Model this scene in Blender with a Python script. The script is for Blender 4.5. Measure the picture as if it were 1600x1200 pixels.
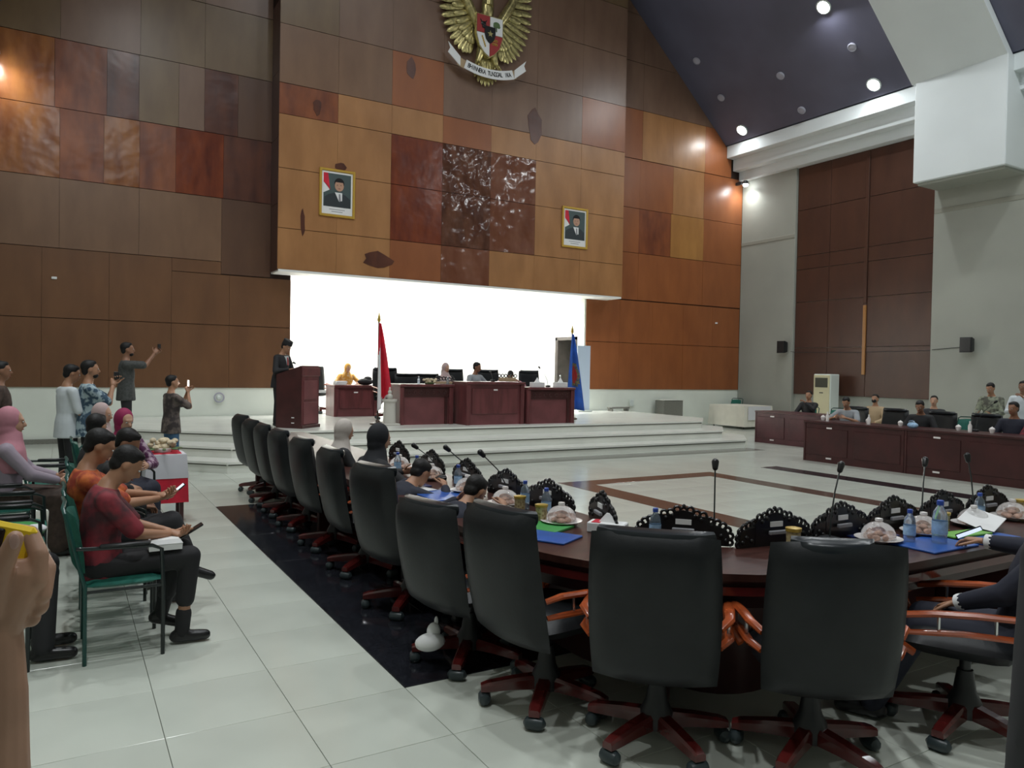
import bpy, bmesh, math, random
from mathutils import Vector, Matrix, Euler
random.seed(7)
PI = math.pi
for o in list(bpy.data.objects):
    bpy.data.objects.remove(o)
SC = bpy.context.scene
COL = SC.collection
R = math.radians

# ------------------------------------------------------------------ camera
cam_data = bpy.data.cameras.new('camera')
cam_data.sensor_width = 36.0
cam_data.lens = 36.0 * 1185 / 1600
cam_data.clip_start = 0.05
cam_data.clip_end = 200
cam = bpy.data.objects.new('camera', cam_data)
COL.objects.link(cam)
yaw, pitch, roll = R(30.6), R(-1.06), R(1.06)
fw = Vector((math.sin(yaw) * math.cos(pitch), math.cos(yaw) * math.cos(pitch), math.sin(pitch)))
r0 = Vector((math.cos(yaw), -math.sin(yaw), 0))
u0 = r0.cross(fw)
rr = r0 * math.cos(roll) + u0 * math.sin(roll)
uu = -r0 * math.sin(roll) + u0 * math.cos(roll)
mw = Matrix((rr, uu, -fw)).transposed().to_4x4()
mw.translation = Vector((0, 0, 1.7))
cam.matrix_world = mw
SC.camera = cam

# ------------------------------------------------------------------ world, exposure
W = bpy.data.worlds.new('world')
SC.world = W
W.use_nodes = True
W.node_tree.nodes['Background'].inputs[0].default_value = (0.75, 0.85, 1.0, 1)
W.node_tree.nodes['Background'].inputs[1].default_value = 0.05
SC.view_settings.view_transform = 'Standard'
SC.view_settings.look = 'None'
SC.view_settings.exposure = 0.0
SC.view_settings.gamma = 1.0
SC.view_settings.use_curve_mapping = False
LAMP_W = 150.0          # one ceiling lamp
NICHE_W = 150.0         # one tube lamp of the stage niche
CORNER_W = 14.0


# ------------------------------------------------------------------ materials
def mat(name, col, rough=0.5, metal=0.0, var=0.0, scale=4.0, stretch=(1, 1, 1), col2=None, bump=0.0, bscale=None, bdist=0.02,
        spec=0.5, emit=0.0, trans=0.0, alpha=1.0, coat=0.0, kind='noise', detail=3.0, sharp=(0.35, 0.65)):
    m = bpy.data.materials.new(name)
    m.use_nodes = True
    nt = m.node_tree
    b = nt.nodes['Principled BSDF']
    c4 = (*col, 1)
    b.inputs['Base Color'].default_value = c4
    b.inputs['Roughness'].default_value = rough
    b.inputs['Metallic'].default_value = metal
    b.inputs['Specular IOR Level'].default_value = spec
    b.inputs['Coat Weight'].default_value = coat
    if trans:
        b.inputs['Transmission Weight'].default_value = trans
    if alpha < 1:
        b.inputs['Alpha'].default_value = alpha
    if emit:
        b.inputs['Emission Color'].default_value = c4
        b.inputs['Emission Strength'].default_value = emit
    if var or col2 or bump:
        tc = nt.nodes.new('ShaderNodeTexCoord')
        mp = nt.nodes.new('ShaderNodeMapping')
        mp.inputs['Scale'].default_value = stretch
        nt.links.new(tc.outputs['Object'], mp.inputs['Vector'])
    if var or col2:
        if kind == 'voronoi':
            t = nt.nodes.new('ShaderNodeTexVoronoi')
            t.inputs['Scale'].default_value = scale
            out = t.outputs['Distance']
        else:
            t = nt.nodes.new('ShaderNodeTexNoise')
            t.inputs['Scale'].default_value = scale
            t.inputs['Detail'].default_value = detail
            out = t.outputs['Fac']
        nt.links.new(mp.outputs['Vector'], t.inputs['Vector'])
        rp = nt.nodes.new('ShaderNodeValToRGB')
        rp.color_ramp.elements[0].position = sharp[0]
        rp.color_ramp.elements[1].position = sharp[1]
        a = col2 if col2 else tuple(x * (1 - var) for x in col)
        z = col if col2 else tuple(min(1, x * (1 + var)) for x in col)
        rp.color_ramp.elements[0].color = (*a, 1)
        rp.color_ramp.elements[1].color = (*z, 1)
        nt.links.new(out, rp.inputs['Fac'])
        nt.links.new(rp.outputs['Color'], b.inputs['Base Color'])
    if bump:
        t2 = nt.nodes.new('ShaderNodeTexNoise')
        t2.inputs['Scale'].default_value = bscale or scale
        t2.inputs['Detail'].default_value = 2.0
        nt.links.new(tc.outputs['Object'], t2.inputs['Vector'])
        bp = nt.nodes.new('ShaderNodeBump')
        bp.inputs['Strength'].default_value = bump
        bp.inputs['Distance'].default_value = bdist
        nt.links.new(t2.outputs['Fac'], bp.inputs['Height'])
        nt.links.new(bp.outputs['Normal'], b.inputs['Normal'])
    return m


M = {}
def wood(name, a, b, rough=0.35, bump=0.12, bs=0.9, scale=1.6, bd=.05):
    M[name] = mat('wood ' + name, a, rough, col2=b, scale=scale, stretch=(1.5, 1.5, 0.5), bump=bump, bscale=bs, bdist=bd, detail=6, sharp=(0.3, 0.7))
wood('mid', (0.320, 0.105, 0.034), (0.245, 0.078, 0.026))
wood('brown', (0.180, 0.082, 0.036), (0.135, 0.060, 0.027))
wood('grey', (0.215, 0.118, 0.066), (0.165, 0.088, 0.050))
wood('dark', (0.120, 0.058, 0.032), (0.090, 0.042, 0.025))
wood('light', (0.420, 0.200, 0.075), (0.310, 0.140, 0.050), bump=0.25, bs=1.4)
wood('red', (0.270, 0.080, 0.026), (0.130, 0.034, 0.016), bump=0.35, bs=2.0, scale=2.5)
wood('redlacquer', (0.230, 0.052, 0.018), (0.100, 0.020, 0.011), rough=0.22, bump=0.3, bs=2.2, scale=2.5)
wood('darkred', (0.130, 0.042, 0.022), (0.062, 0.020, 0.014), rough=0.3, bump=0.3, bs=2.2, scale=2.5)
wood('amber', (0.340, 0.130, 0.036), (0.170, 0.052, 0.018), rough=0.25, bump=0.45, bs=2.3, scale=2.2)
wood('blister', (0.150, 0.062, 0.036), (0.070, 0.024, 0.015), rough=0.16, bump=1.0, bs=1.9, scale=3, bd=.11)
wood('blisterbrown', (0.210, 0.085, 0.050), (0.140, 0.045, 0.022), rough=0.16, bump=1.0, bs=1.6, scale=2, bd=.10)
wood('olive', (0.190, 0.122, 0.062), (0.140, 0.084, 0.044))
wood('dull', (0.215, 0.128, 0.085), (0.165, 0.092, 0.060))
wood('yellow', (0.420, 0.200, 0.055), (0.300, 0.130, 0.036))
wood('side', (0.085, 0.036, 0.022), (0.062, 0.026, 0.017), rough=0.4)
M['seam'] = mat('dark panel seam', (0.03, 0.014, 0.008), 0.8)
M['white_wall'] = mat('white plaster', (0.80, 0.84, 0.76), 0.75, var=0.04, scale=1.2, bump=0.05, bscale=40, bdist=0.005)
M['grey_wall'] = mat('pale grey plaster', (0.36, 0.37, 0.325), 0.75, var=0.05, scale=0.7, bump=0.05, bscale=40, bdist=0.005)
M['niche'] = mat('white niche plaster', (0.86, 0.86, 0.83), 0.8)
M['cream_beam'] = mat('pale beam paint', (0.76, 0.81, 0.82), 0.7, var=0.03, scale=0.6)
M['band'] = mat('groove band paint', (0.31, 0.31, 0.26), 0.7)
M['ceiling'] = mat('dark violet ceiling', (0.112, 0.112, 0.165), 0.55, var=0.15, scale=0.5)
M['tile'] = mat('cream floor tile', (0.60, 0.635, 0.565), 0.16, var=0.05, scale=1.3, spec=0.55)
M['grout'] = mat('floor grout', (0.34, 0.34, 0.28), 0.8)
M['black_granite'] = mat('black granite', (0.016, 0.017, 0.022), 0.12, var=0.3, scale=60)
M['brown_granite'] = mat('brown granite', (0.115, 0.072, 0.056), 0.15, var=0.2, scale=40)
M['grey_granite'] = mat('grey granite', (0.20, 0.20, 0.175), 0.18, var=0.12, scale=40)
M['stage_tile'] = mat('stage tile', (0.78, 0.79, 0.73), 0.2, var=0.04, scale=1.5)
M['nosing_shadow'] = mat('painted stage step shadow', (0.16, 0.16, 0.14), 0.6)  # shade under the step nosings, put into the colour
M['leather'] = mat('black leather', (0.0085, 0.0100, 0.0115), 0.42, spec=0.35, var=0.2, scale=8, bump=0.15, bscale=60, bdist=0.003)
M['leather_blue'] = mat('glossy black leather', (0.010, 0.014, 0.018), 0.3, bump=0.1, bscale=50, bdist=0.003)
M['orange_wood'] = mat('orange lacquered wood', (0.36, 0.070, 0.018), 0.25, var=0.25, scale=6, stretch=(1, 1, 4), coat=0.3)
M['red_wood'] = mat('dark red lacquered wood', (0.095, 0.012, 0.011), 0.2, var=0.2, scale=6, coat=0.4)
M['plastic'] = mat('black plastic', (0.018, 0.019, 0.021), 0.4)
M['castor'] = mat('castor grey', (0.035, 0.050, 0.055), 0.35)
M['chrome'] = mat('chrome', (0.7, 0.7, 0.7), 0.2, metal=1)
M['steel_black'] = mat('black steel tube', (0.014, 0.02, 0.02), 0.3)
M['green_fabric'] = mat('green seat cloth', (0.012, 0.135, 0.100), 0.6, var=0.12, scale=30)
M['green_dark'] = mat('dark green gloss', (0.008, 0.060, 0.050), 0.28)
M['plum'] = mat('plum desk wood', (0.080, 0.026, 0.030), 0.35, var=0.2, scale=3)
M['mahogany'] = mat('mahogany desk', (0.130, 0.038, 0.040), 0.3, var=0.22, scale=3, stretch=(3, 3, .6))
M['mahogany_dark'] = mat('dark mahogany', (0.050, 0.012, 0.012), 0.35, var=0.2, scale=3)
M['mahogany_mid'] = mat('plum mahogany panel', (0.165, 0.052, 0.056), 0.35, var=0.15, scale=3)
M['table_wood'] = mat('table top wood', (0.050, 0.018, 0.014), 0.36, spec=0.35, var=0.25, scale=4, stretch=(1, 6, 1))
M['carved'] = mat('black carved wood', (0.008, 0.008, 0.009), 0.3)
M['paper'] = mat('white paper', (0.80, 0.80, 0.80), 0.7)
M['ink'] = mat('print grey', (0.25, 0.25, 0.27), 0.7)
M['blue_mat'] = mat('blue folder', (0.015, 0.085, 0.36), 0.35, var=0.15, scale=6)
M['navy'] = mat('navy folder', (0.010, 0.022, 0.115), 0.35)
M['green_folder'] = mat('green folder', (0.05, 0.30, 0.07), 0.45)
M['lime'] = mat('lime folder', (0.16, 0.42, 0.06), 0.45)
M['china'] = mat('white china', (0.78, 0.74, 0.72), 0.2)
M['snack'] = mat('pink snack', (0.48, 0.30, 0.23), 0.6, var=0.4, scale=40)
M['cling'] = mat('clear plastic dome', (0.9, 0.88, 0.87), 0.08, trans=0.92, alpha=0.55)
M['bottle'] = mat('clear bottle plastic', (0.62, 0.78, 0.92), 0.07, trans=0.85, alpha=0.75)
M['cap_blue'] = mat('blue bottle cap', (0.03, 0.08, 0.40), 0.4)
M['label_blue'] = mat('pale blue label', (0.34, 0.52, 0.74), 0.5, var=0.2, scale=30)
M['gold'] = mat('gold lid', (0.50, 0.34, 0.06), 0.35, metal=0.4)
M['gold_cup'] = mat('gold patterned cup', (0.44, 0.36, 0.20), 0.4, col2=(0.20, 0.14, 0.06), scale=60, kind='voronoi', sharp=(0.2, 0.6))
M['brass'] = mat('gilded relief', (0.50, 0.43, 0.19), 0.28, metal=0.75, var=0.3, scale=14)
M['gilt_frame'] = mat('gilt frame', (0.55, 0.34, 0.05), 0.4, metal=0.3)
M['red_paint'] = mat('red paint', (0.34, 0.03, 0.03), 0.45)
M['flag_red'] = mat('red flag cloth', (0.60, 0.015, 0.04), 0.7, var=0.15, scale=5)
M['flag_white'] = mat('white flag cloth', (0.72, 0.72, 0.74), 0.7)
M['flag_blue'] = mat('blue flag cloth', (0.020, 0.10, 0.45), 0.7, var=0.2, scale=5)
M['flag_crest'] = mat('crest embroidery', (0.20, 0.17, 0.06), 0.6, col2=(0.05, 0.07, 0.10), scale=30, sharp=(0.4, 0.6))
M['pole'] = mat('dark pole', (0.05, 0.03, 0.02), 0.4)
M['pedestal'] = mat('cream pedestal', (0.56, 0.54, 0.49), 0.5)
M['cloth_cream'] = mat('cream table cloth', (0.74, 0.72, 0.62), 0.8, var=0.05, scale=3)
M['ac_cream'] = mat('cream appliance plastic', (0.66, 0.62, 0.40), 0.45)
M['ac_white'] = mat('white appliance side', (0.72, 0.78, 0.74), 0.45)
M['ac_grille'] = mat('dark appliance grille', (0.07, 0.07, 0.05), 0.6)
M['lamp_on'] = mat('lit lamp lens', (0.92, 0.97, 1.0), 0.3, emit=60)
M['lamp_off'] = mat('unlit lamp lens', (0.42, 0.42, 0.50), 0.3)
M['tube_on'] = mat('lit tube', (1.0, 1.0, 0.97), 0.3, emit=8)
M['screen'] = mat('lit phone screen', (0.75, 0.85, 1.0), 0.2, emit=0.9)
M['screen_hot'] = mat('lit camera lamp', (1.0, 0.97, 0.9), 0.2, emit=8)
M['black_glass'] = mat('black glass', (0.008, 0.008, 0.010), 0.1)
M['skin'] = mat('tan skin', (0.40, 0.205, 0.120), 0.5, var=0.08, scale=8)
M['skin_dark'] = mat('brown skin', (0.27, 0.130, 0.075), 0.5, var=0.08, scale=8)
M['skin_fair'] = mat('fair skin', (0.50, 0.285, 0.19), 0.5, var=0.06, scale=8)
M['skin_hand'] = mat('arm skin', (0.36, 0.205, 0.135), 0.5, var=0.10, scale=14, bump=0.15, bscale=90, bdist=0.001)
M['nail'] = mat('finger nail', (0.48, 0.30, 0.26), 0.3)
M['hair'] = mat('black hair', (0.010, 0.009, 0.009), 0.55, spec=0.3, bump=0.5, bscale=60, bdist=0.004)
M['eye_white'] = mat('eye white', (0.6, 0.6, 0.58), 0.3)
M['lip'] = mat('lip', (0.30, 0.09, 0.075), 0.5)
M['black_cloth'] = mat('black cloth', (0.012, 0.012, 0.014), 0.75)
M['charcoal'] = mat('charcoal cloth', (0.028, 0.028, 0.032), 0.8)
M['navy_cloth'] = mat('navy cloth', (0.014, 0.016, 0.030), 0.8)
M['brown_cloth'] = mat('brown cloth', (0.055, 0.034, 0.026), 0.8, var=0.3, scale=20)
M['jeans'] = mat('blue denim', (0.045, 0.115, 0.215), 0.8, var=0.3, scale=6)
M['grey_cloth'] = mat('grey cloth', (0.30, 0.32, 0.34), 0.8, var=0.1, scale=10)
M['lilac_cloth'] = mat('grey lilac cloth', (0.30, 0.25, 0.30), 0.8)
M['white_shirt'] = mat('white shirt', (0.60, 0.65, 0.68), 0.8, var=0.06, scale=5)
M['dark_shirt'] = mat('dark grey shirt', (0.055, 0.058, 0.056), 0.8, var=0.25, scale=30)
M['batik_red'] = mat('maroon batik', (0.235, 0.022, 0.034), 0.75, col2=(0.060, 0.016, 0.022), scale=9, detail=4, sharp=(0.38, 0.6))
M['batik_orange'] = mat('orange batik', (0.56, 0.135, 0.028), 0.75, col2=(0.30, 0.035, 0.015), scale=14, detail=4, sharp=(0.4, 0.6))
M['batik_blue'] = mat('blue white batik', (0.36, 0.46, 0.50), 0.75, col2=(0.035, 0.075, 0.12), scale=13, detail=2, sharp=(0.44, 0.56))
M['batik_brown'] = mat('brown patterned shirt', (0.16, 0.125, 0.11), 0.75, col2=(0.035, 0.026, 0.026), scale=9, sharp=(0.42, 0.6))
M['batik_violet'] = mat('violet patterned dress', (0.40, 0.30, 0.36), 0.75, col2=(0.09, 0.015, 0.07), scale=22, sharp=(0.45, 0.6))
M['batik_green'] = mat('olive patterned shirt', (0.30, 0.33, 0.24), 0.75, col2=(0.10, 0.10, 0.08), scale=14, sharp=(0.42, 0.6))
M['yellow_cloth'] = mat('mustard cloth', (0.56, 0.28, 0.040), 0.75, col2=(0.62, 0.50, 0.32), scale=16, sharp=(0.3, 0.5))
M['hijab_magenta'] = mat('magenta scarf', (0.27, 0.012, 0.075), 0.75, var=0.1, scale=8)
M['hijab_pink'] = mat('rose scarf', (0.50, 0.215, 0.265), 0.75, var=0.08, scale=8)
M['hijab_pale'] = mat('pale rose scarf', (0.48, 0.36, 0.35), 0.75)
M['hijab_white'] = mat('off white scarf', (0.52, 0.47, 0.43), 0.75)
M['hijab_black'] = mat('black scarf', (0.010, 0.011, 0.015), 0.8)
M['beige'] = mat('beige cloth', (0.45, 0.33, 0.20), 0.8)
M['shoe'] = mat('black shoe', (0.012, 0.012, 0.013), 0.3)
M['yellow_case'] = mat('yellow phone case', (0.82, 0.56, 0.012), 0.4)
M['batik_cloth_white'] = mat('white table cloth', (0.62, 0.62, 0.66), 0.8)
M['flower'] = mat('cream petal', (0.62, 0.52, 0.36), 0.7, var=0.2, scale=40)
M['leaf'] = mat('green leaf', (0.10, 0.16, 0.06), 0.6)
M['speaker'] = mat('black speaker', (0.014, 0.016, 0.018), 0.5)
M['banner'] = mat('pale blue board', (0.55, 0.66, 0.80), 0.6)
M['door_dark'] = mat('dark door wood', (0.055, 0.046, 0.040), 0.4, var=0.2, scale=4)
M['photo_teal'] = mat('portrait backdrop', (0.055, 0.085, 0.085), 0.5)
M['suit'] = mat('portrait suit', (0.022, 0.030, 0.036), 0.5)
M['water_blue'] = mat('blue shirt', (0.02, 0.07, 0.22), 0.7)


# ------------------------------------------------------------------ mesh builder
class MB:
    def __init__(s):
        s.v = []; s.f = []; s.m = []
        s.cur = 0

    def _add(s, vs, fs):
        n = len(s.v)
        s.v += [tuple(p) for p in vs]
        s.f += [tuple(i + n for i in f) for f in fs]
        s.m += [s.cur] * len(fs)
        return s

    def mat(s, i):
        s.cur = i
        return s

    def box(s, c, d, rz=0.0, bev=0.0, rot=None):
        hx, hy, hz = d[0] / 2, d[1] / 2, d[2] / 2
        Mx = rot if rot is not None else Matrix.Rotation(rz, 3, 'Z')
        c = Vector(c)
        if bev <= 0:
            vs = [Vector((x * hx, y * hy, z * hz)) for x in (-1, 1) for y in (-1, 1) for z in (-1, 1)]
            fs = [(0, 1, 3, 2), (4, 6, 7, 5), (0, 4, 5, 1), (2, 3, 7, 6), (0, 2, 6, 4), (1, 5, 7, 3)]
        else:
            b = min(bev, hx * .95, hy * .95, hz * .95)
            vs = []; ix = {}
            for x in (-1, 1):
                for y in (-1, 1):
                    for z in (-1, 1):
                        for k in range(3):
                            p = [x * (hx - b), y * (hy - b), z * (hz - b)]
                            p[k] = (x * hx, y * hy, z * hz)[k]
                            ix[(x, y, z, k)] = len(vs)
                            vs.append(Vector(p))
            fs = []
            for k in range(3):
                a, bb = (k + 1) % 3, (k + 2) % 3
                for sg in (-1, 1):
                    q = []
                    for (i, j) in ((-1, -1), (1, -1), (1, 1), (-1, 1)):
                        key = [0, 0, 0]; key[k] = sg; key[a] = i; key[bb] = j
                        q.append(ix[(*key, k)])
                    fs.append(tuple(q if sg > 0 else q[::-1]))
                for i in (-1, 1):
                    for j in (-1, 1):
                        q = []
                        for sg, kk in ((-1, a), (1, a), (1, bb), (-1, bb)):
                            key = [0, 0, 0]; key[k] = sg; key[a] = i; key[bb] = j
                            q.append(ix[(*key, kk)])
                        fs.append(tuple(q if i * j < 0 else q[::-1]))
            for x in (-1, 1):
                for y in (-1, 1):
                    for z in (-1, 1):
                        q = [ix[(x, y, z, k)] for k in range(3)]
                        fs.append(tuple(q if x * y * z > 0 else q[::-1]))
        return s._add([c + Mx @ p for p in vs], fs)

    def prism(s, poly, z0, z1, rev=False):
        n = len(poly)
        ar = sum(poly[i][0] * poly[(i + 1) % n][1] - poly[(i + 1) % n][0] * poly[i][1] for i in range(n))
        if ar < 0:
            poly = poly[::-1]
        vs = [(p[0], p[1], z0) for p in poly] + [(p[0], p[1], z1) for p in poly]
        fs = [tuple(range(n - 1, -1, -1)), tuple(range(n, 2 * n))]
        fs += [(i, (i + 1) % n, n + (i + 1) % n, n + i) for i in range(n)]
        return s._add(vs, fs)

    def plate(s, poly, y0, y1):
        """polygon in x-z extruded along y (y0 towards the viewer)"""
        n = len(poly)
        ar = sum(poly[i][0] * poly[(i + 1) % n][1] - poly[(i + 1) % n][0] * poly[i][1] for i in range(n))
        if ar < 0:
            poly = poly[::-1]
        vs = [(p[0], y0, p[1]) for p in poly] + [(p[0], y1, p[1]) for p in poly]
        fs = [tuple(range(n)), tuple(range(2 * n - 1, n - 1, -1))]
        fs += [(i, n + i, n + (i + 1) % n, (i + 1) % n) for i in range(n)]
        return s._add(vs, fs)

    def loft(s, rings, closed=True):
        """rings: list of lists of points, equal length"""
        n = len(rings[0])
        vs = [p for r in rings for p in r]
        fs = []
        for k in range(len(rings) - 1):
            for i in range(n):
                j = (i + 1) % n
                fs.append((k * n + i, k * n + j, (k + 1) * n + j, (k + 1) * n + i))
        if closed:
            fs.append(tuple(range(n - 1, -1, -1)))
            fs.append(tuple((len(rings) - 1) * n + i for i in range(n)))
        return s._add(vs, fs)

    def ring(s, c, u, v, seg):
        c = Vector(c)
        return [c + u * math.cos(2 * PI * i / seg) + v * math.sin(2 * PI * i / seg) for i in range(seg)]

    def tube(s, pts, r, seg=8, flat=1.0):
        pts = [Vector(p) for p in pts]
        rs = r if isinstance(r, (list, tuple)) else [r] * len(pts)
        rings = []
        pu = None
        for i, p in enumerate(pts):
            d = (pts[min(i + 1, len(pts) - 1)] - pts[max(i - 1, 0)]).normalized()
            if pu is None:
                a = Vector((0, 0, 1)) if abs(d.z) < .9 else Vector((1, 0, 0))
                pu = (a - d * a.dot(d)).normalized()
            else:
                pu = (pu - d * pu.dot(d)).normalized()
            w = d.cross(pu)
            rings.append(s.ring(p, pu * rs[i] * flat, w * rs[i], seg))
        return s.loft(rings)

    def capsule(s, a, b, ra, rb, seg=10, k=3):
        a, b = Vector(a), Vector(b)
        d = (b - a)
        if d.length < 1e-6:
            d = Vector((0, 0, 1e-4))
        d = d.normalized()
        t = Vector((0, 0, 1)) if abs(d.z) < .9 else Vector((1, 0, 0))
        u = (t - d * t.dot(d)).normalized(); w = d.cross(u)
        rings = []
        for i in range(k):
            th = PI / 2 * (1 - (i + .25) / k)
            rings.append(s.ring(a - d * ra * math.sin(th), u * ra * math.cos(th), w * ra * math.cos(th), seg))
        rings.append(s.ring(a, u * ra, w * ra, seg)); rings.append(s.ring(b, u * rb, w * rb, seg))
        for i in range(k - 1, -1, -1):
            th = PI / 2 * (1 - (i + .25) / k)
            rings.append(s.ring(b + d * rb * math.sin(th), u * rb * math.cos(th), w * rb * math.cos(th), seg))
        return s.loft(rings)

    def ell(s, c, r, rot=None, seg=14, lat=9):
        rot = rot or Matrix.Identity(3)
        c = Vector(c)
        rings = []
        for i in range(lat):
            th = -PI / 2 + PI * (i + .5) / lat
            rings.append([c + rot @ Vector((r[0] * math.cos(th) * math.cos(2 * PI * j / seg), r[1] * math.cos(th) * math.sin(2 * PI * j / seg), r[2] * math.sin(th))) for j in range(seg)])
        return s.loft(rings)

    def lathe(s, prof, c=(0, 0, 0), seg=16, closed=True):
        return s.loft([[(c[0] + r * math.cos(2 * PI * i / seg), c[1] + r * math.sin(2 * PI * i / seg), c[2] + z) for i in range(seg)] for r, z in prof], closed)

    def torus(s, c, R1, r, u=Vector((1, 0, 0)), v=Vector((0, 0, 1)), seg=10, ss=5):
        w = u.cross(v); c = Vector(c); vs = []; fs = []
        for i in range(seg):
            a = 2 * PI * i / seg; d = u * math.cos(a) + v * math.sin(a)
            for j in range(ss):
                b = 2 * PI * j / ss
                vs.append(c + d * (R1 + r * math.cos(b)) + w * r * math.sin(b))
        for i in range(seg):
            for j in range(ss):
                fs.append((i * ss + j, ((i + 1) % seg) * ss + j, ((i + 1) % seg) * ss + (j + 1) % ss, i * ss + (j + 1) % ss))
        return s._add(vs, fs)

    def cushion(s, w, h, t, nx=8, nz=8, p=5.0, k=0.12, bend=None, c=(0, 0, 0)):
        """soft slab standing in x-z, thick along y; bend(x, z) -> dy"""
        idx = {}; vs = []; fs = []
        for side in (1, -1):
            for i in range(nx + 1):
                for j in range(nz + 1):
                    edge = i in (0, nx) or j in (0, nz)
                    if side < 0 and edge:
                        continue
                    U = 2 * i / nx - 1; V = 2 * j / nz - 1
                    U = math.copysign(abs(U) ** .8, U); V = math.copysign(abs(V) ** .8, V)
                    x = U * math.sqrt(1 - k * V * V) * w / 2; z = V * math.sqrt(1 - k * U * U) * h / 2
                    th = 0 if edge else t / 2 * ((1 - abs(U) ** p) * (1 - abs(V) ** p)) ** .5
                    y = side * th + (bend(x, z) if bend else 0)
                    idx[(side, i, j)] = len(vs)
                    vs.append((x + c[0], y + c[1], z + c[2]))
        g = lambda sd, i, j: idx.get((sd, i, j), idx[(1, i, j)])
        for sd in (1, -1):
            for i in range(nx):
                for j in range(nz):
                    q = [g(sd, i, j), g(sd, i + 1, j), g(sd, i + 1, j + 1), g(sd, i, j + 1)]
                    fs.append(tuple(q[::-1] if sd > 0 else q))
        return s._add(vs, fs)

    def build(s, name, mats, parent=None, smooth=True, angle=38, loc=None, **props):
        me = bpy.data.meshes.new(name)
        me.from_pydata(s.v, [], s.f)
        for m in (mats if isinstance(mats, (list, tuple)) else [mats]):
            me.materials.append(M[m] if isinstance(m, str) else m)
        if isinstance(mats, (list, tuple)) and len(mats) > 1:
            me.polygons.foreach_set('material_index', s.m)
        if smooth:
            me.shade_smooth()
            me.set_sharp_from_angle(angle=R(angle))
        me.update()
        o = bpy.data.objects.new(name, me)
        COL.objects.link(o)
        if parent is not None:
            o.parent = parent
        if loc is not None:
            o.location = loc
        for k2, v2 in props.items():
            o[k2] = v2
        return o


def thing(name, label, cat, loc=(0, 0, 0), rz=0.0, group=None):
    o = bpy.data.objects.new(name, None)
    o.empty_display_size = .1
    COL.objects.link(o)
    o.location = loc
    o.rotation_euler = (0, 0, rz)
    o['label'] = label; o['category'] = cat
    if group:
        o['group'] = group
    return o


def tag(o, label, cat, group=None):
    o['label'] = label; o['category'] = cat
    if group:
        o['group'] = group
    return o


def struct(o):
    o['kind'] = 'structure'
    return o


CH = {}
def kids(o):
    return [c for c in bpy.data.objects if c.parent == o]


def dup(root, loc, rz=0.0, label=None, group=None, cache={}):
    if root.name not in cache:
        cache[root.name] = [(c, kids(c)) for c in kids(root)]
    r = root.copy(); COL.objects.link(r)
    r.location = loc; r.rotation_euler = (0, 0, rz)
    if label:
        r['label'] = label
    if group:
        r['group'] = group
    for c, gs in cache[root.name]:
        d = c.copy(); COL.objects.link(d); d.parent = r
        for g in gs:
            e = g.copy(); COL.objects.link(e); e.parent = d
    return r


def face(dx, dy):
    return math.atan2(-dx, dy)


def area(name, loc, power, size, aim=None, shape='DISK', size_y=None, col=(.95, .99, 1.0), spread=PI, parent=None):
    l = bpy.data.lights.new(name, 'AREA')
    l.energy = power; l.shape = shape; l.size = size; l.color = col; l.spread = spread
    if size_y:
        l.size_y = size_y
    o = bpy.data.objects.new(name, l)
    COL.objects.link(o)
    o.location = loc
    if aim is not None:
        o.rotation_euler = (Vector(aim) - Vector(loc)).to_track_quat('-Z', 'Y').to_euler()
    return o


# ================================================================== the room
XL, XR, YF, YB = -1.62, 19.885, 18.3, -6.0
EAVE_X, EAVE_Z, SL = 18.97, 9.25, 0.89
MIDX = 9.15
RIDGE = EAVE_Z + SL * (EAVE_X - MIDX)
roof = lambda x: EAVE_Z + SL * (EAVE_X - x) if x > MIDX else EAVE_Z + SL * (x - (2 * MIDX - EAVE_X))


def clip(poly, fn):
    out = []
    for i in range(len(poly)):
        a, b = poly[i], poly[(i + 1) % len(poly)]
        fa, fb = fn(a), fn(b)
        if fa <= 0:
            out.append(a)
        if fa * fb < 0:
            t = fa / (fa - fb)
            out.append((a[0] + t * (b[0] - a[0]), a[1] + t * (b[1] - a[1])))
    return out


under_right = lambda p: p[1] - (EAVE_Z + SL * (EAVE_X - p[0])) + .01
under_left = lambda p: p[1] - (EAVE_Z + SL * (p[0] - (2 * MIDX - EAVE_X))) + .01


def wall_poly(x0, x1, z0, z1):
    p = [(x0, z0), (x1, z0), (x1, z1), (x0, z1)]
    return clip(clip(p, under_right), under_left)


# ---- floor: slab, tiles, granite inlays
floor = struct(MB().box((9.1, 6.2, -.16), (21.6, 24.6, .28)).build('floor', 'grout', smooth=False))
T = 0.583
tile_mb = MB().box((0, 0, -.01), (T - .003, T - .003, .02), bev=.0012)
tile_me = None
fwd2 = Vector((math.sin(yaw), math.cos(yaw)))
rgt2 = Vector((math.cos(yaw), -math.sin(yaw)))
spots = []
for i in range(-4, 34):
    for j in range(-16, 26):
        x, y = .99 + T * (i + .5), 3.72 + T * (j + .5)
        if not (XL + .2 < x < XR - .2 and YB + .2 < y < YF - .2):
            continue
        d = fwd2.dot((x, y)); lat = rgt2.dot((x, y))
        seen = d > 2.0 and abs(lat) < d * .72 + .4
        stage_in = y > 12.9 and 2.6 < x < 14 or y > 14.4 and x > 1.2 and x < 14
        strip = 1.57 < x < 2.74 and 3.72 < y < 9.55
        spots.append((d if seen and not stage_in and not strip else 1e3 + abs(d), x, y))
spots.sort()
rest = MB()
for n, (d, x, y) in enumerate(spots):
    if n < 296 and d < 1e3:
        if tile_me is None:
            o = tile_mb.build('tile', 'tile', floor, smooth=False, loc=(x, y, 0)); tile_me = o.data
        else:
            o = bpy.data.objects.new('tile', tile_me); COL.objects.link(o); o.parent = floor; o.location = (x, y, 0)
    else:
        rest.box((x, y, -.01), (T - .004, T - .004, .02))
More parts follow.
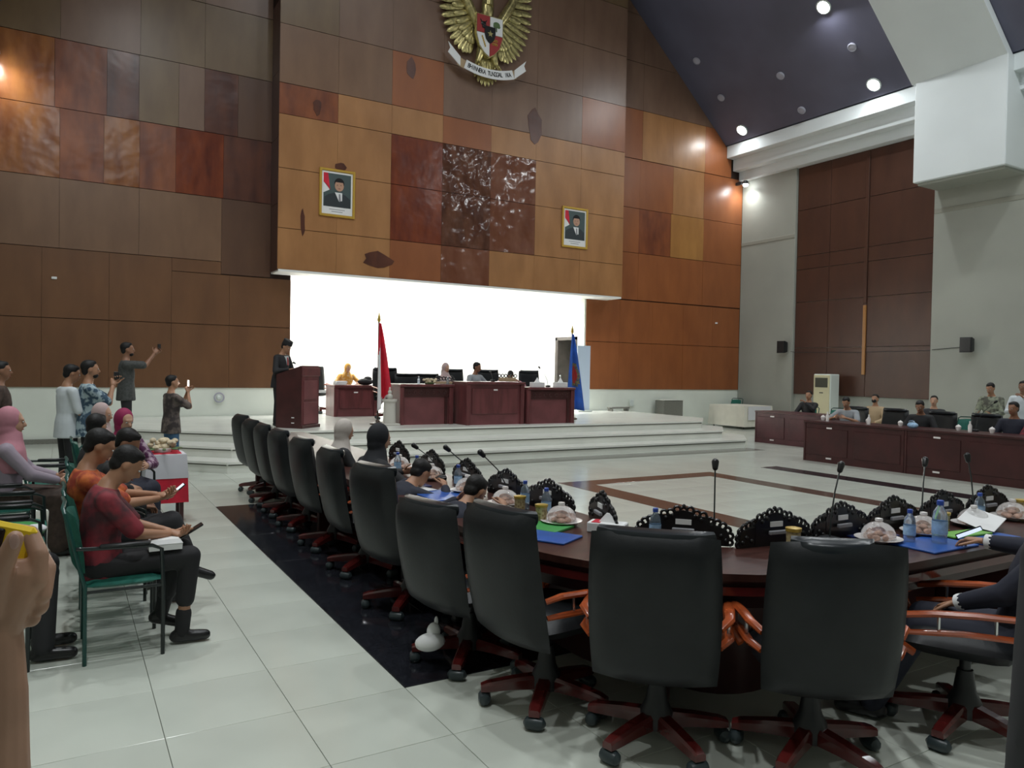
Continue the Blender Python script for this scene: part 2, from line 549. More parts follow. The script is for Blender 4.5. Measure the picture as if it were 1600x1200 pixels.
rest.build('tile', 'tile', floor, smooth=False)['kind'] = 'stuff'


def inlay(name, x0, x1, y0, y1, m, axis, step=T):
    """strip of polished granite slabs let into the floor"""
    L = (y1 - y0) if axis == 'y' else (x1 - x0)
    n = max(1, round(L / step)); q = L / n
    for k in range(n):
        if axis == 'y':
            c = ((x0 + x1) / 2, y0 + q * (k + .5), .0); d = (x1 - x0 - .003, q - .003, .008)
        else:
            c = (x0 + q * (k + .5), (y0 + y1) / 2, .0); d = (q - .003, y1 - y0 - .003, .008)
        MB().box(c, d, bev=.001).build(name, m, floor, smooth=False)
for xs in (1.573, 2.156):
    inlay('granite_slab', xs, xs + T, 3.72, 9.55, 'black_granite', 'y')
inlay('granite_slab', 6.45, 6.88, 4.6, 9.5, 'brown_granite', 'y')
inlay('granite_slab', 6.88, 9.25, 9.12, 9.5, 'brown_granite', 'x')
inlay('granite_slab', 9.25, 9.62, 4.6, 9.5, 'brown_granite', 'y')
inlay('granite_slab', 11.0, 11.42, 4.0, 9.6, 'black_granite', 'y')
inlay('granite_slab', 3.2, 13.6, 11.75, 12.3, 'grey_granite', 'x')

# ---- stage
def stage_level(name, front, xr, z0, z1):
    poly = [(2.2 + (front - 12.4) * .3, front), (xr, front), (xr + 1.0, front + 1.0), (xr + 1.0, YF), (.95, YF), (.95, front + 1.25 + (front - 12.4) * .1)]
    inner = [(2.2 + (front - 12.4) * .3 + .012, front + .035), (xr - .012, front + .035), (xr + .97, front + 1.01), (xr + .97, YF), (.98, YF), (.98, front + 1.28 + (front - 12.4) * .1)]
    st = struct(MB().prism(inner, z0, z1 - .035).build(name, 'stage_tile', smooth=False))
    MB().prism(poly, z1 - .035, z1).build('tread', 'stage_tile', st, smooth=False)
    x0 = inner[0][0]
    MB().box(((x0 + xr) / 2, front + .032, z1 - .048), (xr - x0 - .03, .008, .024)).build('painted_shadow', 'nosing_shadow', st, smooth=False)  # dark strip painting the shadow line below the tread overhang
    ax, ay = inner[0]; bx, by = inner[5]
    MB().box(((ax + bx) / 2, (ay + by) / 2, z1 - .048), (math.hypot(bx - ax, by - ay) - .03, .012, .024), math.atan2(by - ay, bx - ax)).build('painted_shadow', 'nosing_shadow', st, smooth=False)  # same painted shadow along the chamfered corner
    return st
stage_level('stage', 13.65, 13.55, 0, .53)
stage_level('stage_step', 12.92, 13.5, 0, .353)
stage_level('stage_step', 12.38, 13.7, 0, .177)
struct(MB().box((.9, 18.27, .05), (4.6, .04, .1)).build('baseboard_stage', 'grey_granite', smooth=False))

# ---- front wall
wf = struct(MB().box(((XL + 4.65) / 2, 18.46, 1.96), (4.65 - XL, .26, 3.92)).build('wall_front', 'white_wall', smooth=False))
wfr = struct(MB().box(((XR + 13.35) / 2, 18.46, 1.96), (XR - 13.35 + .1, .26, 3.92)).build('wall_front', 'white_wall', smooth=False))
for p_, x0_, x1_ in ((wf, XL, 4.65), (wfr, 13.35, XR)):
    MB().box(((x0_ + x1_) / 2, 18.329, 2.545), (x1_ - x0_ - .004, .004, 2.75)).build('panel_backing', 'seam', p_, smooth=False)
wfu = struct(MB().plate(wall_poly(XL, XR + .1, 3.92, 19), 18.33, 18.59).build('wall_front', 'seam', smooth=False))


def panel(x0, x1, z0, z1, m, parent, y=18.3, th=.028, g=.0035):
    poly = wall_poly(x0 + g * .7, x1 - g * .7, z0 + g * 1.9, z1 - g * 1.9)
    if len(poly) < 3:
        return
    jit = random.uniform(-.003, .003)
    MB().plate(poly, y + jit, y + th).build('wood_panel', m, parent, smooth=False)


zr = [1.165, 2.6, 4.04, 5.48, 6.92, 8.33, 9.77, 11.2, 12.65, 14.1, 15.5, 17.0]
# lower left
for x0, x1 in ((-1.6, -.4), (-.4, .82), (.82, 2.04), (2.04, 3.26), (3.26, 4.65)):
    panel(x0, x1, zr[0], zr[1], 'brown', wf); panel(x0, x1, zr[1], 3.75 if x1 > 3 else zr[2], 'brown', wf)
for x0, x1, m in ((-1.6, -.1, 'grey'), (-.1, 1.38, 'grey'), (1.38, 3.07, 'grey')):
    panel(x0, x1, zr[2], zr[3], m, wfu)
panel(2.04, 3.07, 3.75, 4.04, 'brown', wf)
panel(3.07, 4.16, 3.76, zr[3], 'dark', wfu)
for x0, x1, m in ((-1.6, -.1, 'amber'), (-.1, .7, 'red'), (.7, 1.38, 'amber'), (1.38, 2.1, 'red'), (2.1, 3.1, 'redlacquer'), (3.1, 4.16, 'darkred')):
    panel(x0, x1, zr[3], zr[4], m, wfu)
for x0, x1, m in ((-1.6, -.2, 'amber'), (-.2, .75, 'red'), (.75, 1.36, 'darkred'), (1.36, 2.15, 'olive'), (2.15, 2.68, 'dull'), (2.68, 3.4, 'darkred'), (3.4, 4.16, 'dark')):
    panel(x0, x1, zr[4], zr[5], m, wfu)
for k in range(5, len(zr) - 1):
    for x0, x1 in ((-1.6, -.1), (-.1, 1.38), (1.38, 2.68), (2.68, 4.16)):
        panel(x0, x1, zr[k], zr[k + 1], ('olive', 'olive', 'dull', 'olive')[(k + int(x0 + 2)) % 4], wfu)
# lower right and upper right
for x0, x1 in ((13.35, 14.6), (14.6, 15.9), (15.9, 17.2), (17.2, 18.5), (18.5, 19.75)):
    panel(x0, x1, zr[0], zr[1], 'mid', wfr); panel(x0, x1, zr[1], 3.91, 'mid', wfr)
for x0, x1, m in ((14.1, 15.28, 'mid'), (15.28, 16.58, 'mid'), (16.58, 18.0, 'mid'), (18.0, 19.75, 'mid')):
    panel(x0, x1, 3.93, zr[3] - .1, m, wfu)
for x0, x1, m in ((14.1, 15.28, 'mid'), (15.28, 16.58, 'red'), (16.58, 18.0, 'yellow'), (18.0, 19.75, 'mid')):
    panel(x0, x1, 5.38, 6.75, m, wfu)
for x0, x1, m in ((14.1, 15.28, 'mid'), (15.28, 16.65, 'mid'), (16.65, 17.98, 'light'), (17.98, 19.75, 'mid')):
    panel(x0, x1, 6.75, 8.25, m, wfu)
for k in range(5, len(zr) - 1):
    for x0, x1 in ((14.1, 15.35), (15.35, 16.6), (16.6, 18.0), (18.0, 19.2)):
        panel(x0, x1, zr[k] - .07 if k == 5 else zr[k], zr[k + 1], 'light' if k == 5 and 16 < x1 < 18.5 else 'mid' if k == 5 else 'dull', wfu)

# ---- canopy box above the niche
core = struct(MB().plate(wall_poly(4.19, 14.08, 3.9, 19), 17.63, 18.3).build('wall_canopy', 'seam', smooth=False))
for z0, z1 in ((3.88, 5.4), (5.4, 6.9), (6.9, 8.4), (8.4, 10.0)):
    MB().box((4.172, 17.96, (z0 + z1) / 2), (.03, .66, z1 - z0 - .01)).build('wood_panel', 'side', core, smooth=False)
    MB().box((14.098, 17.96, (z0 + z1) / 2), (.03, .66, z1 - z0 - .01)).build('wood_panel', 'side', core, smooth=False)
struct(MB().box((9.13, 17.95, 3.875), (9.9, .7, .05)).build('trim_soffit', 'niche', smooth=False))
BX = [(4.16, 5.52), (5.52, 6.86), (6.86, 8.24), (8.24, 9.64), (9.64, 11.04), (11.04, 12.55), (12.55, 14.1)]
lay = {
    (3.9, 4.84): ['light', 'light', 'mid', 'blisterbrown', 'light', 'light', 'light'],
    (4.84, 6.2): ['light', 'light', 'redlacquer', 'blister', 'blisterbrown', 'light', 'light'],
    (6.2, 7.42): ['light', 'light', 'redlacquer', 'blister', 'blisterbrown', 'light', 'light'],
    (7.42, 8.12): ['red', 'light', 'light', 'mid', 'light', 'light', 'light'],
    (8.12, 9.45): ['grey', 'grey', 'mid', 'dull', 'dull', 'dull', 'mid'],
    (9.45, 10.9): ['olive', 'dull', 'dull', 'dull', 'dull', 'dull', 'dull'],
    (10.9, 12.3): ['dull'] * 7, (12.3, 13.7): ['olive'] * 7, (13.7, 15.2): ['olive'] * 7, (15.2, 17.9): ['olive'] * 7}
for (z0, z1), ms in lay.items():
    for (x0, x1), m in zip(BX, ms):
        panel(x0, x1, z0, z1, m, core, y=17.6)
# stains where the veneer has peeled
def stain(x, z, w, h, m='darkred'):
    pts = [(x + w / 2 * math.cos(a) * random.uniform(.7, 1.1), z + h / 2 * math.sin(a) * random.uniform(.75, 1.1)) for a in [2 * PI * k / 12 for k in range(12)]]
    MB().plate(pts, 17.593, 17.6).build('veneer_stain', m, core, smooth=False)
for a in ((5.02, 7.72, .22, .4), (4.72, 5.0, .12, .62), (6.55, 4.32, .8, .4), (10.98, 8.35, .5, .95), (7.35, 9.1, .3, .55), (5.6, 6.42, .3, .2)):
    stain(*a)

# ---- niche
struct(MB().box((9.0, 20.4, 2.5), (9.0, .2, 5.0)).build('wall_niche', 'niche', smooth=False))
struct(MB().box((4.56, 19.45, 2.5), (.2, 1.75, 5.0)).build('wall_niche', 'niche', smooth=False))
struct(MB().box((9.0, 19.45, .265), (8.75, 1.75, .53)).build('floor_niche', 'stage_tile', smooth=False))
struct(MB().box((9.0, 19.46, 4.95), (9.0, 1.78, .1)).build('ceiling_niche', 'niche', smooth=False))
struct(MB().box((9.0, 18.64, 4.4), (8.7, .1, 1.0)).build('wall_niche', 'niche', smooth=False))
nr = struct(MB().box((13.46, 20.1, 2.5), (.2, .44, 5.0)).box((13.46, 18.68, 2.5), (.2, .18, 5.0)).box((13.46, 19.33, 3.85), (.2, 1.12, 2.3)).build('wall_niche', 'niche', smooth=False))
struct(MB().box((13.2, 20.17, 2.6), (.32, .28, 4.7)).build('trim_pilaster', 'niche', smooth=False))
struct(MB().box((14.6, 19.75, 2.2), (.1, 2.2, 4.4)).build('wall_corridor', 'niche', smooth=False))
door = struct(MB().box((13.38, 19.85, 1.63), (.12, .1, 2.2)).box((13.38, 18.8, 1.63), (.12, .1, 2.2)).box((13.38, 19.325, 2.7), (.12, 1.15, .1)).build('door_1', 'door_dark', smooth=False))
leaf = MB().box((13.62, 19.76, 1.62), (.62, .05, 2.1), bev=.006).build('door_leaf', 'door_dark', door, smooth=False)
MB().box((13.42, 19.72, 1.5), (.05, .04, .16), bev=.01).build('door_handle', 'chrome', leaf)
tag(MB().box((14.54, 19.4, 2.2), (.02, .36, .3)).build('wall_sign', 'gold', smooth=False), 'yellow notice on the wall seen through the open dark doorway', 'sign')

# ---- right wall, pilasters, panelling, cornice
wr = struct(MB().box((XR + .16, 6.2, 4.7), (.3, 24.6, 9.4)).build('wall_right', 'grey_wall', smooth=False))
for y0, y1, nm in ((16.1, 18.3, 'corner'), (4.0, 11.68, 'window')):
    p = struct(MB().box((XR - .03, (y0 + y1) / 2, 4.1), (.2, y1 - y0, 8.3), bev=.01).build('wall_pilaster', 'grey_wall', smooth=False))
    MB().box((XR - .135, (y0 + y1) / 2, 6.08), (.02, y1 - y0 - .02, .12), bev=.008).build('groove_band', 'band', p, smooth=False)
zs = [1.11, 2.55, 3.98, 5.0, 5.42, 6.85, 8.2]
for k in range(6):
    for y0, y1 in ((11.7, 13.62), (13.62, 14.9), (14.9, 16.09)):
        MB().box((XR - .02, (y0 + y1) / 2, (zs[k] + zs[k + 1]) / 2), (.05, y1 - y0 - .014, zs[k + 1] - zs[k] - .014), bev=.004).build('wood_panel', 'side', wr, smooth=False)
MB().box((XR - .07, 13.66, 2.75), (.05, .1, 2.0), bev=.01).build('wood_batten', 'yellow', wr, smooth=False)
MB().box((XR - .07, 13.66, 5.9), (.05, .1, 4.2), bev=.01).build('wood_batten', 'side', wr, smooth=False)
cor = [(18.97, 8.87, 9.27), (19.27, 8.49, 8.9), (19.56, 8.2, 8.52)]
for x, z0, z1 in cor:
    struct(MB().box(((x + XR + .1) / 2, 6.2, (z0 + z1) / 2), (XR + .1 - x, 24.2, z1 - z0), bev=.012).build('trim_cornice', 'cream_beam', smooth=False))
wb = struct(MB().box((19.3, 10.53, 7.95), (1.2, 2.22, 2.56), bev=.02).build('wall_beam_foot', 'cream_beam', smooth=False))
MB().box((19.34, 10.53, 6.64), (1.06, 2.1, .08), bev=.02).build('capital_lip', 'grey_wall', wb, smooth=False)
struct(MB().plate([(18.72, 9.2), (19.0, 9.2), (MIDX, RIDGE + .05), (MIDX, RIDGE - .25)], 9.44, 11.74).build('trim_beam', 'cream_beam', smooth=False))
# ---- ceiling, other walls
struct(MB().plate([(EAVE_X - .05, EAVE_Z + .045), (XR + .3, EAVE_Z + .045), (XR + .3, EAVE_Z + .3), (MIDX, RIDGE + .2), (MIDX, RIDGE)], YB, 18.6).build('ceiling', 'ceiling', smooth=False))
lx = 2 * MIDX - EAVE_X
struct(MB().plate([(lx, EAVE_Z), (MIDX, RIDGE), (MIDX, RIDGE + .2), (XL - .3, EAVE_Z + .3), (XL - .3, EAVE_Z)], YB, 18.6).build('ceiling', 'ceiling', smooth=False))
struct(MB().box((XL - .15, 6.2, 4.7), (.3, 24.6, 9.4)).build('wall_left', 'grey_wall', smooth=False))
struct(MB().plate(wall_poly(XL, XR + .1, -.02, 19), YB - .2, YB).build('wall_back', 'grey_wall', smooth=False))

# ---- ceiling lamps
ang = math.atan(SL)
def lamp(x, y, lit, label, power=LAMP_W, light=True):
    q = 1.0 if lit else .62
    z = roof(x)
    right = x > MIDX
    s = 1 if right else -1
    n = Vector((-s * math.sin(ang), 0, -math.cos(ang)))
    p = Vector((x, y, z)) + n * .01
    t = thing('ceiling_light', label, 'lamp', p, 0, 'recessed lamps in the dark sloping ceiling')
    t.rotation_euler = (0, s * ang, 0)
    MB().lathe([(.19 * q, .01), (.2 * q, -.02), (.165 * q, -.035), (.15 * q, -.02), (.15 * q, .01)], seg=18).build('lamp_ring', 'ac_white' if lit else 'lamp_off', t)
    MB().lathe([(.148 * q, 0), (.15 * q, -.024), (.08 * q, -.034), (.01, -.036)], seg=16).build('lens', 'lamp_on' if lit else 'lamp_off', t)
    if lit and light:
        area('lamp_light', p + n * .07, power, .3, p + n * 2 + Vector((0, 0, -3)), spread=R(170))
lamp(18.66, 17.36, True, 'lit recessed lamp where the dark ceiling meets the front wall and cornice', 22)
lamp(18.65, 12.76, True, 'lit recessed lamp just above the cornice beside the pale sloping beam', 26)
lamp(16.78, 12.96, True, 'lit recessed lamp high up at the top edge of the picture on the dark slope')
for x, y, w in ((16.67, 17.4, 'highest unlit lamp along the sloping edge of the wood gable'), (17.71, 17.37, 'unlit lamp midway up the sloping edge of the wood gable'),
                (17.75, 15.11, 'unlit lamp in the middle of the ceiling bay between the lit ones'), (17.75, 12.8, 'unlit lamp next to the pale beam, above the lit lamp by the cornice'),
                (18.67, 15.09, 'unlit lamp low on the slope between the two lit lamps above the cornice')):
    lamp(x, y, False, w)
for x, y, w in ((16.8, 7.0, 'high over the dark desks'), (13.0, 10.5, 'over the brown floor inlay near the stage'), (13.0, 3.5, 'over the far end of the long table'),
                (5.3, 10.5, 'over the foot of the stage steps'), (5.3, 4.0, 'over the bend of the long table'), (1.5, 12.0, 'over the standing photographers'), (1.5, 5.5, 'over the dark floor strip'),
                (1.5, -1.0, 'over the floor behind the photographer'), (-.2, 8.5, 'over the seated audience row'), (-.2, 2.0, 'over the raised hand with the phone'), (9.8, 7.0, 'at the ridge over the floor inlay'),
                (16.8, 1.0, 'over the end wall corner by the desks')):
    lamp(x, y, True, 'lit recessed hall lamp out of frame, ' + w)
# corner spot lamps
def spot(x, y, z, label, aim):
    t = thing('spot_lamp', label, 'lamp', (x, y, z))
    MB().capsule((0, .12, .02), (0, 0, 0), .03, .03).box((0, .27, .03), (.1, .26, .1), bev=.01).build('bracket', 'plastic', t)
    MB().lathe([(.06, .08), (.09, .04), (.1, -.02), (.09, -.04)], seg=14).build('housing', 'plastic', t)
    MB().ell((0, 0, -.06), (.085, .085, .06)).build('bulb', 'lamp_on', t)
    area('spot_light', (x, y - .1, z - .16), CORNER_W, .12, aim, spread=R(160))
spot(19.45, 17.9, 8.05, 'bright spot lamp on the corner of front wall and pale pilaster', (19.4, 18.2, 6))
spot(-1.2, 17.95, 7.7, 'warm spot lamp in the far upper corner beside the blistered wood panels', (-.8, 18.2, 6))
# niche tubes, behind the canopy
for k in range(4):
    t = thing('tube_lamp', ('first', 'second', 'third', 'last')[k] + ' tube lamp counted from the lectern end, under the ceiling of the bright stage niche', 'lamp', (5.8 + 2.13 * k, 19.1, 4.82), 0, 'tube lamps of the stage niche')
    MB().box((0, 0, .03), (1.3, .1, .06), bev=.01).build('fitting', 'ac_white', t, smooth=False)
    MB().tube([(-.6, 0, -.02), (.6, 0, -.02)], .018).build('tube', 'tube_on', t)
    area('tube_light', (5.8 + 2.13 * k, 19.1, 4.72), NICHE_W, 1.3, (5.8 + 2.13 * k, 19.35, 1), 'RECTANGLE', .2, col=(1, 1, .97))


# ================================================================== furniture
# ---- swivel armchair, faces +y, hub at the origin
def make_chair(label, group, headroll=False, far=False):
    t = thing('swivel_armchair', label, 'chair', (0, 0, 0), 0, group)
    MB().cushion(.53, .5, .13, 8, 8, 5, .1).build('seat', 'leather', t)
    s = t.children[0] if t.children else [c for c in bpy.data.objects if c.parent == t][0]
    s.data.transform(Matrix.Rotation(R(-90), 4, 'X')); s.data.transform(Matrix.Translation((0, .02, .46)))
    bend = lambda x, z: -.25 - .10 * (z + .33) + .10 * (x / .28) ** 2 * .35 - .05 * math.sin((z + .33) * 3)
    MB().cushion(.56, .68, .12, 10, 12, 6, .10, bend, (0, 0, .70)).build('backrest', 'leather', t)
    b2 = lambda x, z: -.325 + .035 * (x / .28) ** 2
    if headroll:
        MB().cushion(.33, .10, .15, 8, 6, 3, .05, b2, (-.02, 0, 1.0)).build('headrest', 'leather_blue', t)
    else:
        MB().cushion(.50, .07, .11, 8, 5, 3, .10, b2, (0, 0, 1.015)).build('headrest', 'leather_blue', t)
    for sx in (-1, 1):
        a = MB()
        x = sx * .31
        a.tube([(sx * .27, -.26, .63), (x, -.2, .655), (x, -.05, .645), (x, .12, .625), (x, .24, .60), (x, .30, .55), (x, .28, .48), (sx * .27, .2, .42)], [.02, .024, .026, .026, .025, .024, .022, .02], 8, .65)
        a.tube([(sx * .27, -.25, .55), (x, -.18, .565), (x, 0, .555), (x, .14, .535), (x, .24, .52)], [.018, .022, .023, .022, .018], 8, .65)
        arm = a.build('armrest', 'orange_wood', t)
        p = MB()
        for yy, zz in ((-.12, .61), (.1, .59)):
            MB().tube([(x, yy, zz - .05), (x, yy, zz + .03)], .008, 6).build('chrome_pin', 'chrome', arm)
    MB().lathe([(.025, .2), (.025, .43), (.16, .435), (.16, .405), (.05, .39)], seg=12, closed=True).build('column', 'plastic', t)
    MB().lathe([(.03, .07), (.075, .08), (.075, .15), (.05, .2), (.035, .3), (.02, .3)], seg=12).build('hub', 'plastic', t)
    for k in range(5):
        a = 2 * PI * k / 5 + .35
        d = Vector((math.cos(a), math.sin(a), 0)); w = Vector((-d.y, d.x, 0))
        rings = []
        for rr_, zc, hw, hh in ((.05, .115, .034, .035), (.17, .108, .033, .028), (.30, .092, .030, .022), (.335, .085, .026, .016)):
            c = d * rr_ + Vector((0, 0, zc))
            rings.append([c + w * hw * i + Vector((0, 0, hh * j)) for i, j in ((-1, -1), (1, -1), (1, .5), (.7, 1), (-.7, 1), (-1, .5))])
        lg = MB().loft(rings).build('base_arm', 'red_wood', t, angle=30)
        c = d * .315
        MB().capsule(c + w * -.022 + Vector((0, 0, .033)), c + w * .022 + Vector((0, 0, .033)), .033, .033, 10, 2).tube([c + Vector((0, 0, .04)), c + Vector((0, 0, .08))], .012, 6).build('castor', 'castor', lg)
    return t


gc = 'black leather swivel chairs round the long table'
chair0 = make_chair('black swivel armchair with a plain back turned to us at the bend of the table', gc)
chair0.location = (2.36, 2.63, 0); chair0.rotation_euler = (0, 0, face(.72, .70))
chairR = make_chair('black swivel armchair with a rolled headrest, its back turned to us at the table', gc, headroll=True)
chairR.location = (2.88, 2.20, 0); chairR.rotation_euler = (0, 0, face(.60, .80))
left_row = [
    (2.14, 3.22, (1, .16), 'black swivel armchair beside the table bend at the end of the dark floor strip'),
    (2.06, 3.92, (1, .22), 'black swivel armchair behind which a white plastic bag lies on the chair base'),
    (2.14, 4.98, (1, .2), 'black swivel armchair just in front of the woman in the black scarf'),
    (2.20, 6.05, (1, .0), 'black swivel armchair with the woman in the black scarf sitting in it'),
    (2.22, 7.00, (1, .05), 'black swivel armchair with the woman in the off white scarf sitting in it'),
    (2.24, 7.95, (1, .05), 'fourth black swivel armchair from the stage end of the long table'),
    (2.26, 8.75, (1, .0), 'third black swivel armchair from the stage end of the long table'),
    (2.28, 9.5, (1, .05), 'second black swivel armchair from the stage end of the long table'),
    (2.34, 10.45, (1, .1), 'black swivel armchair standing last in the row, nearest the stage steps'),
]
for x, y, f, l in left_row:
    o = dup(chair0, (x, y, 0), face(*f), l, gc)
    if y == 3.92:
        o.scale = (1, 1, .93)
dup(chair0, (3.75, 2.00, 0), face(-.45, .9), 'black swivel armchair seen from the side showing its orange arm bars, with the jacketed man', gc)
# bag lying on a chair base
b = MB()
b.ell((0, 0, .05), (.09, .06, .05)).ell((.03, .02, .1), (.04, .035, .05)).ell((.05, .03, .15), (.012, .01, .03))
tag(b.build('plastic_bag', 'paper', loc=(1.78, 3.86, .115)), 'white plastic bag lying on the wooden base of a swivel chair', 'bag')

# ---- the long table
CX, CY = 3.52, 3.72
outer = [(2.03, 10.75)] + [(CX - 1.49 * math.cos(a), CY - 1.49 * math.sin(a)) for a in [PI / 2 * k / 12 for k in range(13)]] + [(7.6, 2.23)]
inner = [(7.6, 2.88)] + [(3.2 - .27 * math.sin(a), 3.13 - .27 * math.cos(a)) for a in [PI / 2 * k / 5 for k in range(6)]] + [(2.93, 10.75)]
def offs(poly, q):
    return [(x + (q if i >= len(outer) else -q) * 0, y) for i, (x, y) in enumerate(poly)]
tb = thing('conference_table', 'long curved dark wood conference table covered with carved screens, folders and snacks', 'table', (0, 0, 0))
def ring_poly(do, di):
    o = [(2.03 + do, 10.75 - do)] + [(CX - (1.49 - do) * math.cos(a), CY - (1.49 - do) * math.sin(a)) for a in [PI / 2 * k / 12 for k in range(13)]] + [(7.6 - do, 2.23 + do)]
    i = [(7.6 - do, 2.88 - di)] + [(3.2 - (.27 + di) * math.sin(a) , 3.13 - (.27 + di) * math.cos(a)) for a in [PI / 2 * k / 5 for k in range(6)]] + [(2.93 - di, 10.75 - do)]
    return o + i
def flat(poly, z0, z1, name, m, par):
    MB().prism(poly, z0, z1).build(name, m, par, smooth=False)
def ring_mesh(do, di, z0, z1, name, m, par):
    P = ring_poly(do, di); no = 15
    o = P[:no]; i = P[no:][::-1]
    # resample inner to match outer, build quads
    import itertools
    def samp(pl, n):
        L = [0]
        for a, b2 in zip(pl, pl[1:]):
            L.append(L[-1] + math.hypot(b2[0] - a[0], b2[1] - a[1]))
        out = []
        for k in range(n):
            s_ = L[-1] * k / (n - 1)
            for q in range(len(pl) - 1):
                if s_ <= L[q + 1] + 1e-9:
                    u = (s_ - L[q]) / max(1e-9, L[q + 1] - L[q])
                    out.append((pl[q][0] + u * (pl[q + 1][0] - pl[q][0]), pl[q][1] + u * (pl[q + 1][1] - pl[q][1])))
                    break
        return out
    # straight ends stay exact: sample corner sections separately
    oc = o; ic = [i[0]] + samp(i[1:-1], 13) + [i[-1]]
    rings = [[(a[0], a[1], z0), (b2[0], b2[1], z0), (b2[0], b2[1], z1), (a[0], a[1], z1)] for a, b2 in zip(oc, ic)]
    return MB().loft(rings).build(name, m, par, smooth=True, angle=25)
ring_mesh(0, 0, .735, .77, 'table_top', 'table_wood', tb)
ring_mesh(.035, .02, .705, .735, 'top_moulding', 'mahogany_dark', tb)
ring_mesh(.01, .02, .665, .705, 'lower_moulding', 'red_wood', tb)
ring_mesh(.11, .04, .58, .665, 'apron', 'mahogany_dark', tb)
ring_mesh(.62, .06, .0, .58, 'modesty_panel', 'mahogany_dark', tb)
for x, y, rz in ((2.48, 10.5, 0), (2.48, 7.6, 0), (2.48, 5.2, 0), (2.75, 3.0, PI / 4), (4.9, 2.56, PI / 2), (6.8, 2.56, PI / 2)):
    MB().box((x, y, .29), (.5, .05, .58), rz, .01).build('leg_panel', 'mahogany_dark', tb, smooth=False)

# ---- carved black screens with name plates
def make_screen():
    t = thing('carved_screen', 'x', 'screen', (0, 0, 0), 0, 'black carved seat screens along the long table')
    a = MB()
    # openwork board: solid middle, scrolled wings
    mid = [(-.14, 0), (.14, 0), (.14, .12), (.115, .15), (.07, .155), (.045, .172), (0, .18), (-.045, .172), (-.07, .155), (-.115, .15), (-.14, .12)]
    a.plate(mid, -.012, .012)
    for sx in (-1, 1):
        wing = [(sx * .12, 0), (sx * .24, 0), (sx * .245, .05), (sx * .23, .085), (sx * .19, .1), (sx * .12, .11)]
        a.plate(wing, -.010, .010)
    a.build('board', 'carved', t, smooth=False)
    s = MB()
    for k in range(9):
        u = k / 8
        x = -.14 + .28 * u; z = .132 + .047 * math.sin(PI * u) + (.006 if k % 2 else -.002)
        s.torus((x, 0, z), .017, .008, seg=9)
    for sx in (-1, 1):
        for x, z, q in ((.15, .125, .017), (.178, .118, .019), (.208, .105, .018), (.232, .085, .017), (.246, .055, .016), (.245, .02, .015), (.19, .06, .02), (.155, .075, .015)):
            s.torus((sx * x, 0, z), q, .009, seg=9)
    s.ell((0, 0, .200), (.012, .012, .014), seg=8, lat=5)
    r = s
    for sx in (-1, 1):
        for x, z in ((.06, .15), (.095, .135), (.2, .055), (.165, .035), (.225, .03)):
            r.ell((sx * x, -.012, z), (.012, .010, .012), seg=8, lat=5)
    r.build('scroll_carving', 'carved', t)
    MB().box((0, -.017, .118), (.085, .006, .028)).build('name_plate', 'paper', t, smooth=False)
    MB().box((0, -.030, .075), (.12, .02, .022), bev=.004).build('plate_ledge', 'ink', t, smooth=False)
    return t
screens = [(2.88, 7.05, (1, 0), 'carved black screen beside the woman in the black scarf, farthest along the table'),
           (2.84, 6.18, (1, 0), 'carved black screen behind the far snack dome and the pale blue bottle'),
           (2.83, 5.47, (1, 0), 'carved black screen with a snack dome and clear bottle before it, under the middle microphone'),
           (2.80, 4.78, (1, .05), 'carved black screen whose microphone leans towards the stage steps'),
           (2.80, 4.22, (1, .1), 'carved black screen behind the tall gold patterned cup with blue bottle'),
           (2.82, 3.66, (1, -.35), 'carved black screen behind snack plate and gold cup at the table bend, green folder below'),
           (2.93, 3.08, (.72, .70), 'carved black screen with openwork scrolls beyond the plain chair back'),
           (3.35, 2.82, (.12, 1), 'carved black screen with a yellow lidded cup before it, at the gap between two chairs'),
           (3.86, 2.78, (0, 1), 'carved black screen beyond the chair with the rolled headrest'),
           (4.36, 2.78, (0, 1), 'carved black screen with a domed plate and clear bottle before it'),
           (4.88, 2.78, (0, 1), 'carved black screen behind the green folder and domed plate, near the man in dark jacket'),
           (5.42, 2.78, (0, 1), 'carved black screen behind the white sheet held by the man in dark jacket')]
sc0 = make_screen()
TT = .77
for k, (x, y, f, l) in enumerate(screens):
    if k == 0:
        sc0.location = (x, y, TT); sc0.rotation_euler = (0, 0, face(*f)); sc0['label'] = l
    else:
        dup(sc0, (x, y, TT), face(*f), l, 'black carved seat screens along the long table')

# ---- gooseneck microphones
def mic(x, y, z0, top, label, group='gooseneck microphones on the long table', base=.05):
    """top: offset of the head from the base"""
    t = thing('gooseneck_microphone', label, 'microphone', (x, y, z0), 0, group)
    MB().box((0, 0, .02), (base * 1.6, base * 2, .04), bev=.008).build('mic_base', 'plastic', t)
    tx, ty, tz = top
    pts = [(0, 0, .03), (tx * .1, ty * .1, tz * .35), (tx * .45, ty * .45, tz * .7), (tx, ty, tz)]
    MB().tube(pts, .0045, 6).build('gooseneck', 'steel_black', t)
    d = Vector((tx * .55, ty * .55, tz * .3)).normalized()
    p = Vector((tx, ty, tz))
    MB().capsule(p, p + d * .035, .016, .021, 10).build('foam_head', 'carved', t)
    return t
mic(2.72, 5.75, TT, (-.19, .06, .27), 'thin gooseneck microphone next to the pale blue bottle, farthest of those on the table arm')
mic(2.72, 5.14, TT, (-.19, .06, .31), 'gooseneck microphone leaning over the domed snack plate beside the steps')
mic(2.70, 4.58, TT, (-.18, .05, .33), 'gooseneck microphone leaning back in front of the stage steps, before the bend')
mic(3.10, 3.02, TT, (.06, .06, .40), 'tall gooseneck microphone rising above the openwork screen at the table bend')
mic(3.66, 2.70, TT, (.10, .02, .40), 'gooseneck microphone standing out against the pale floor beyond the headrest chair')
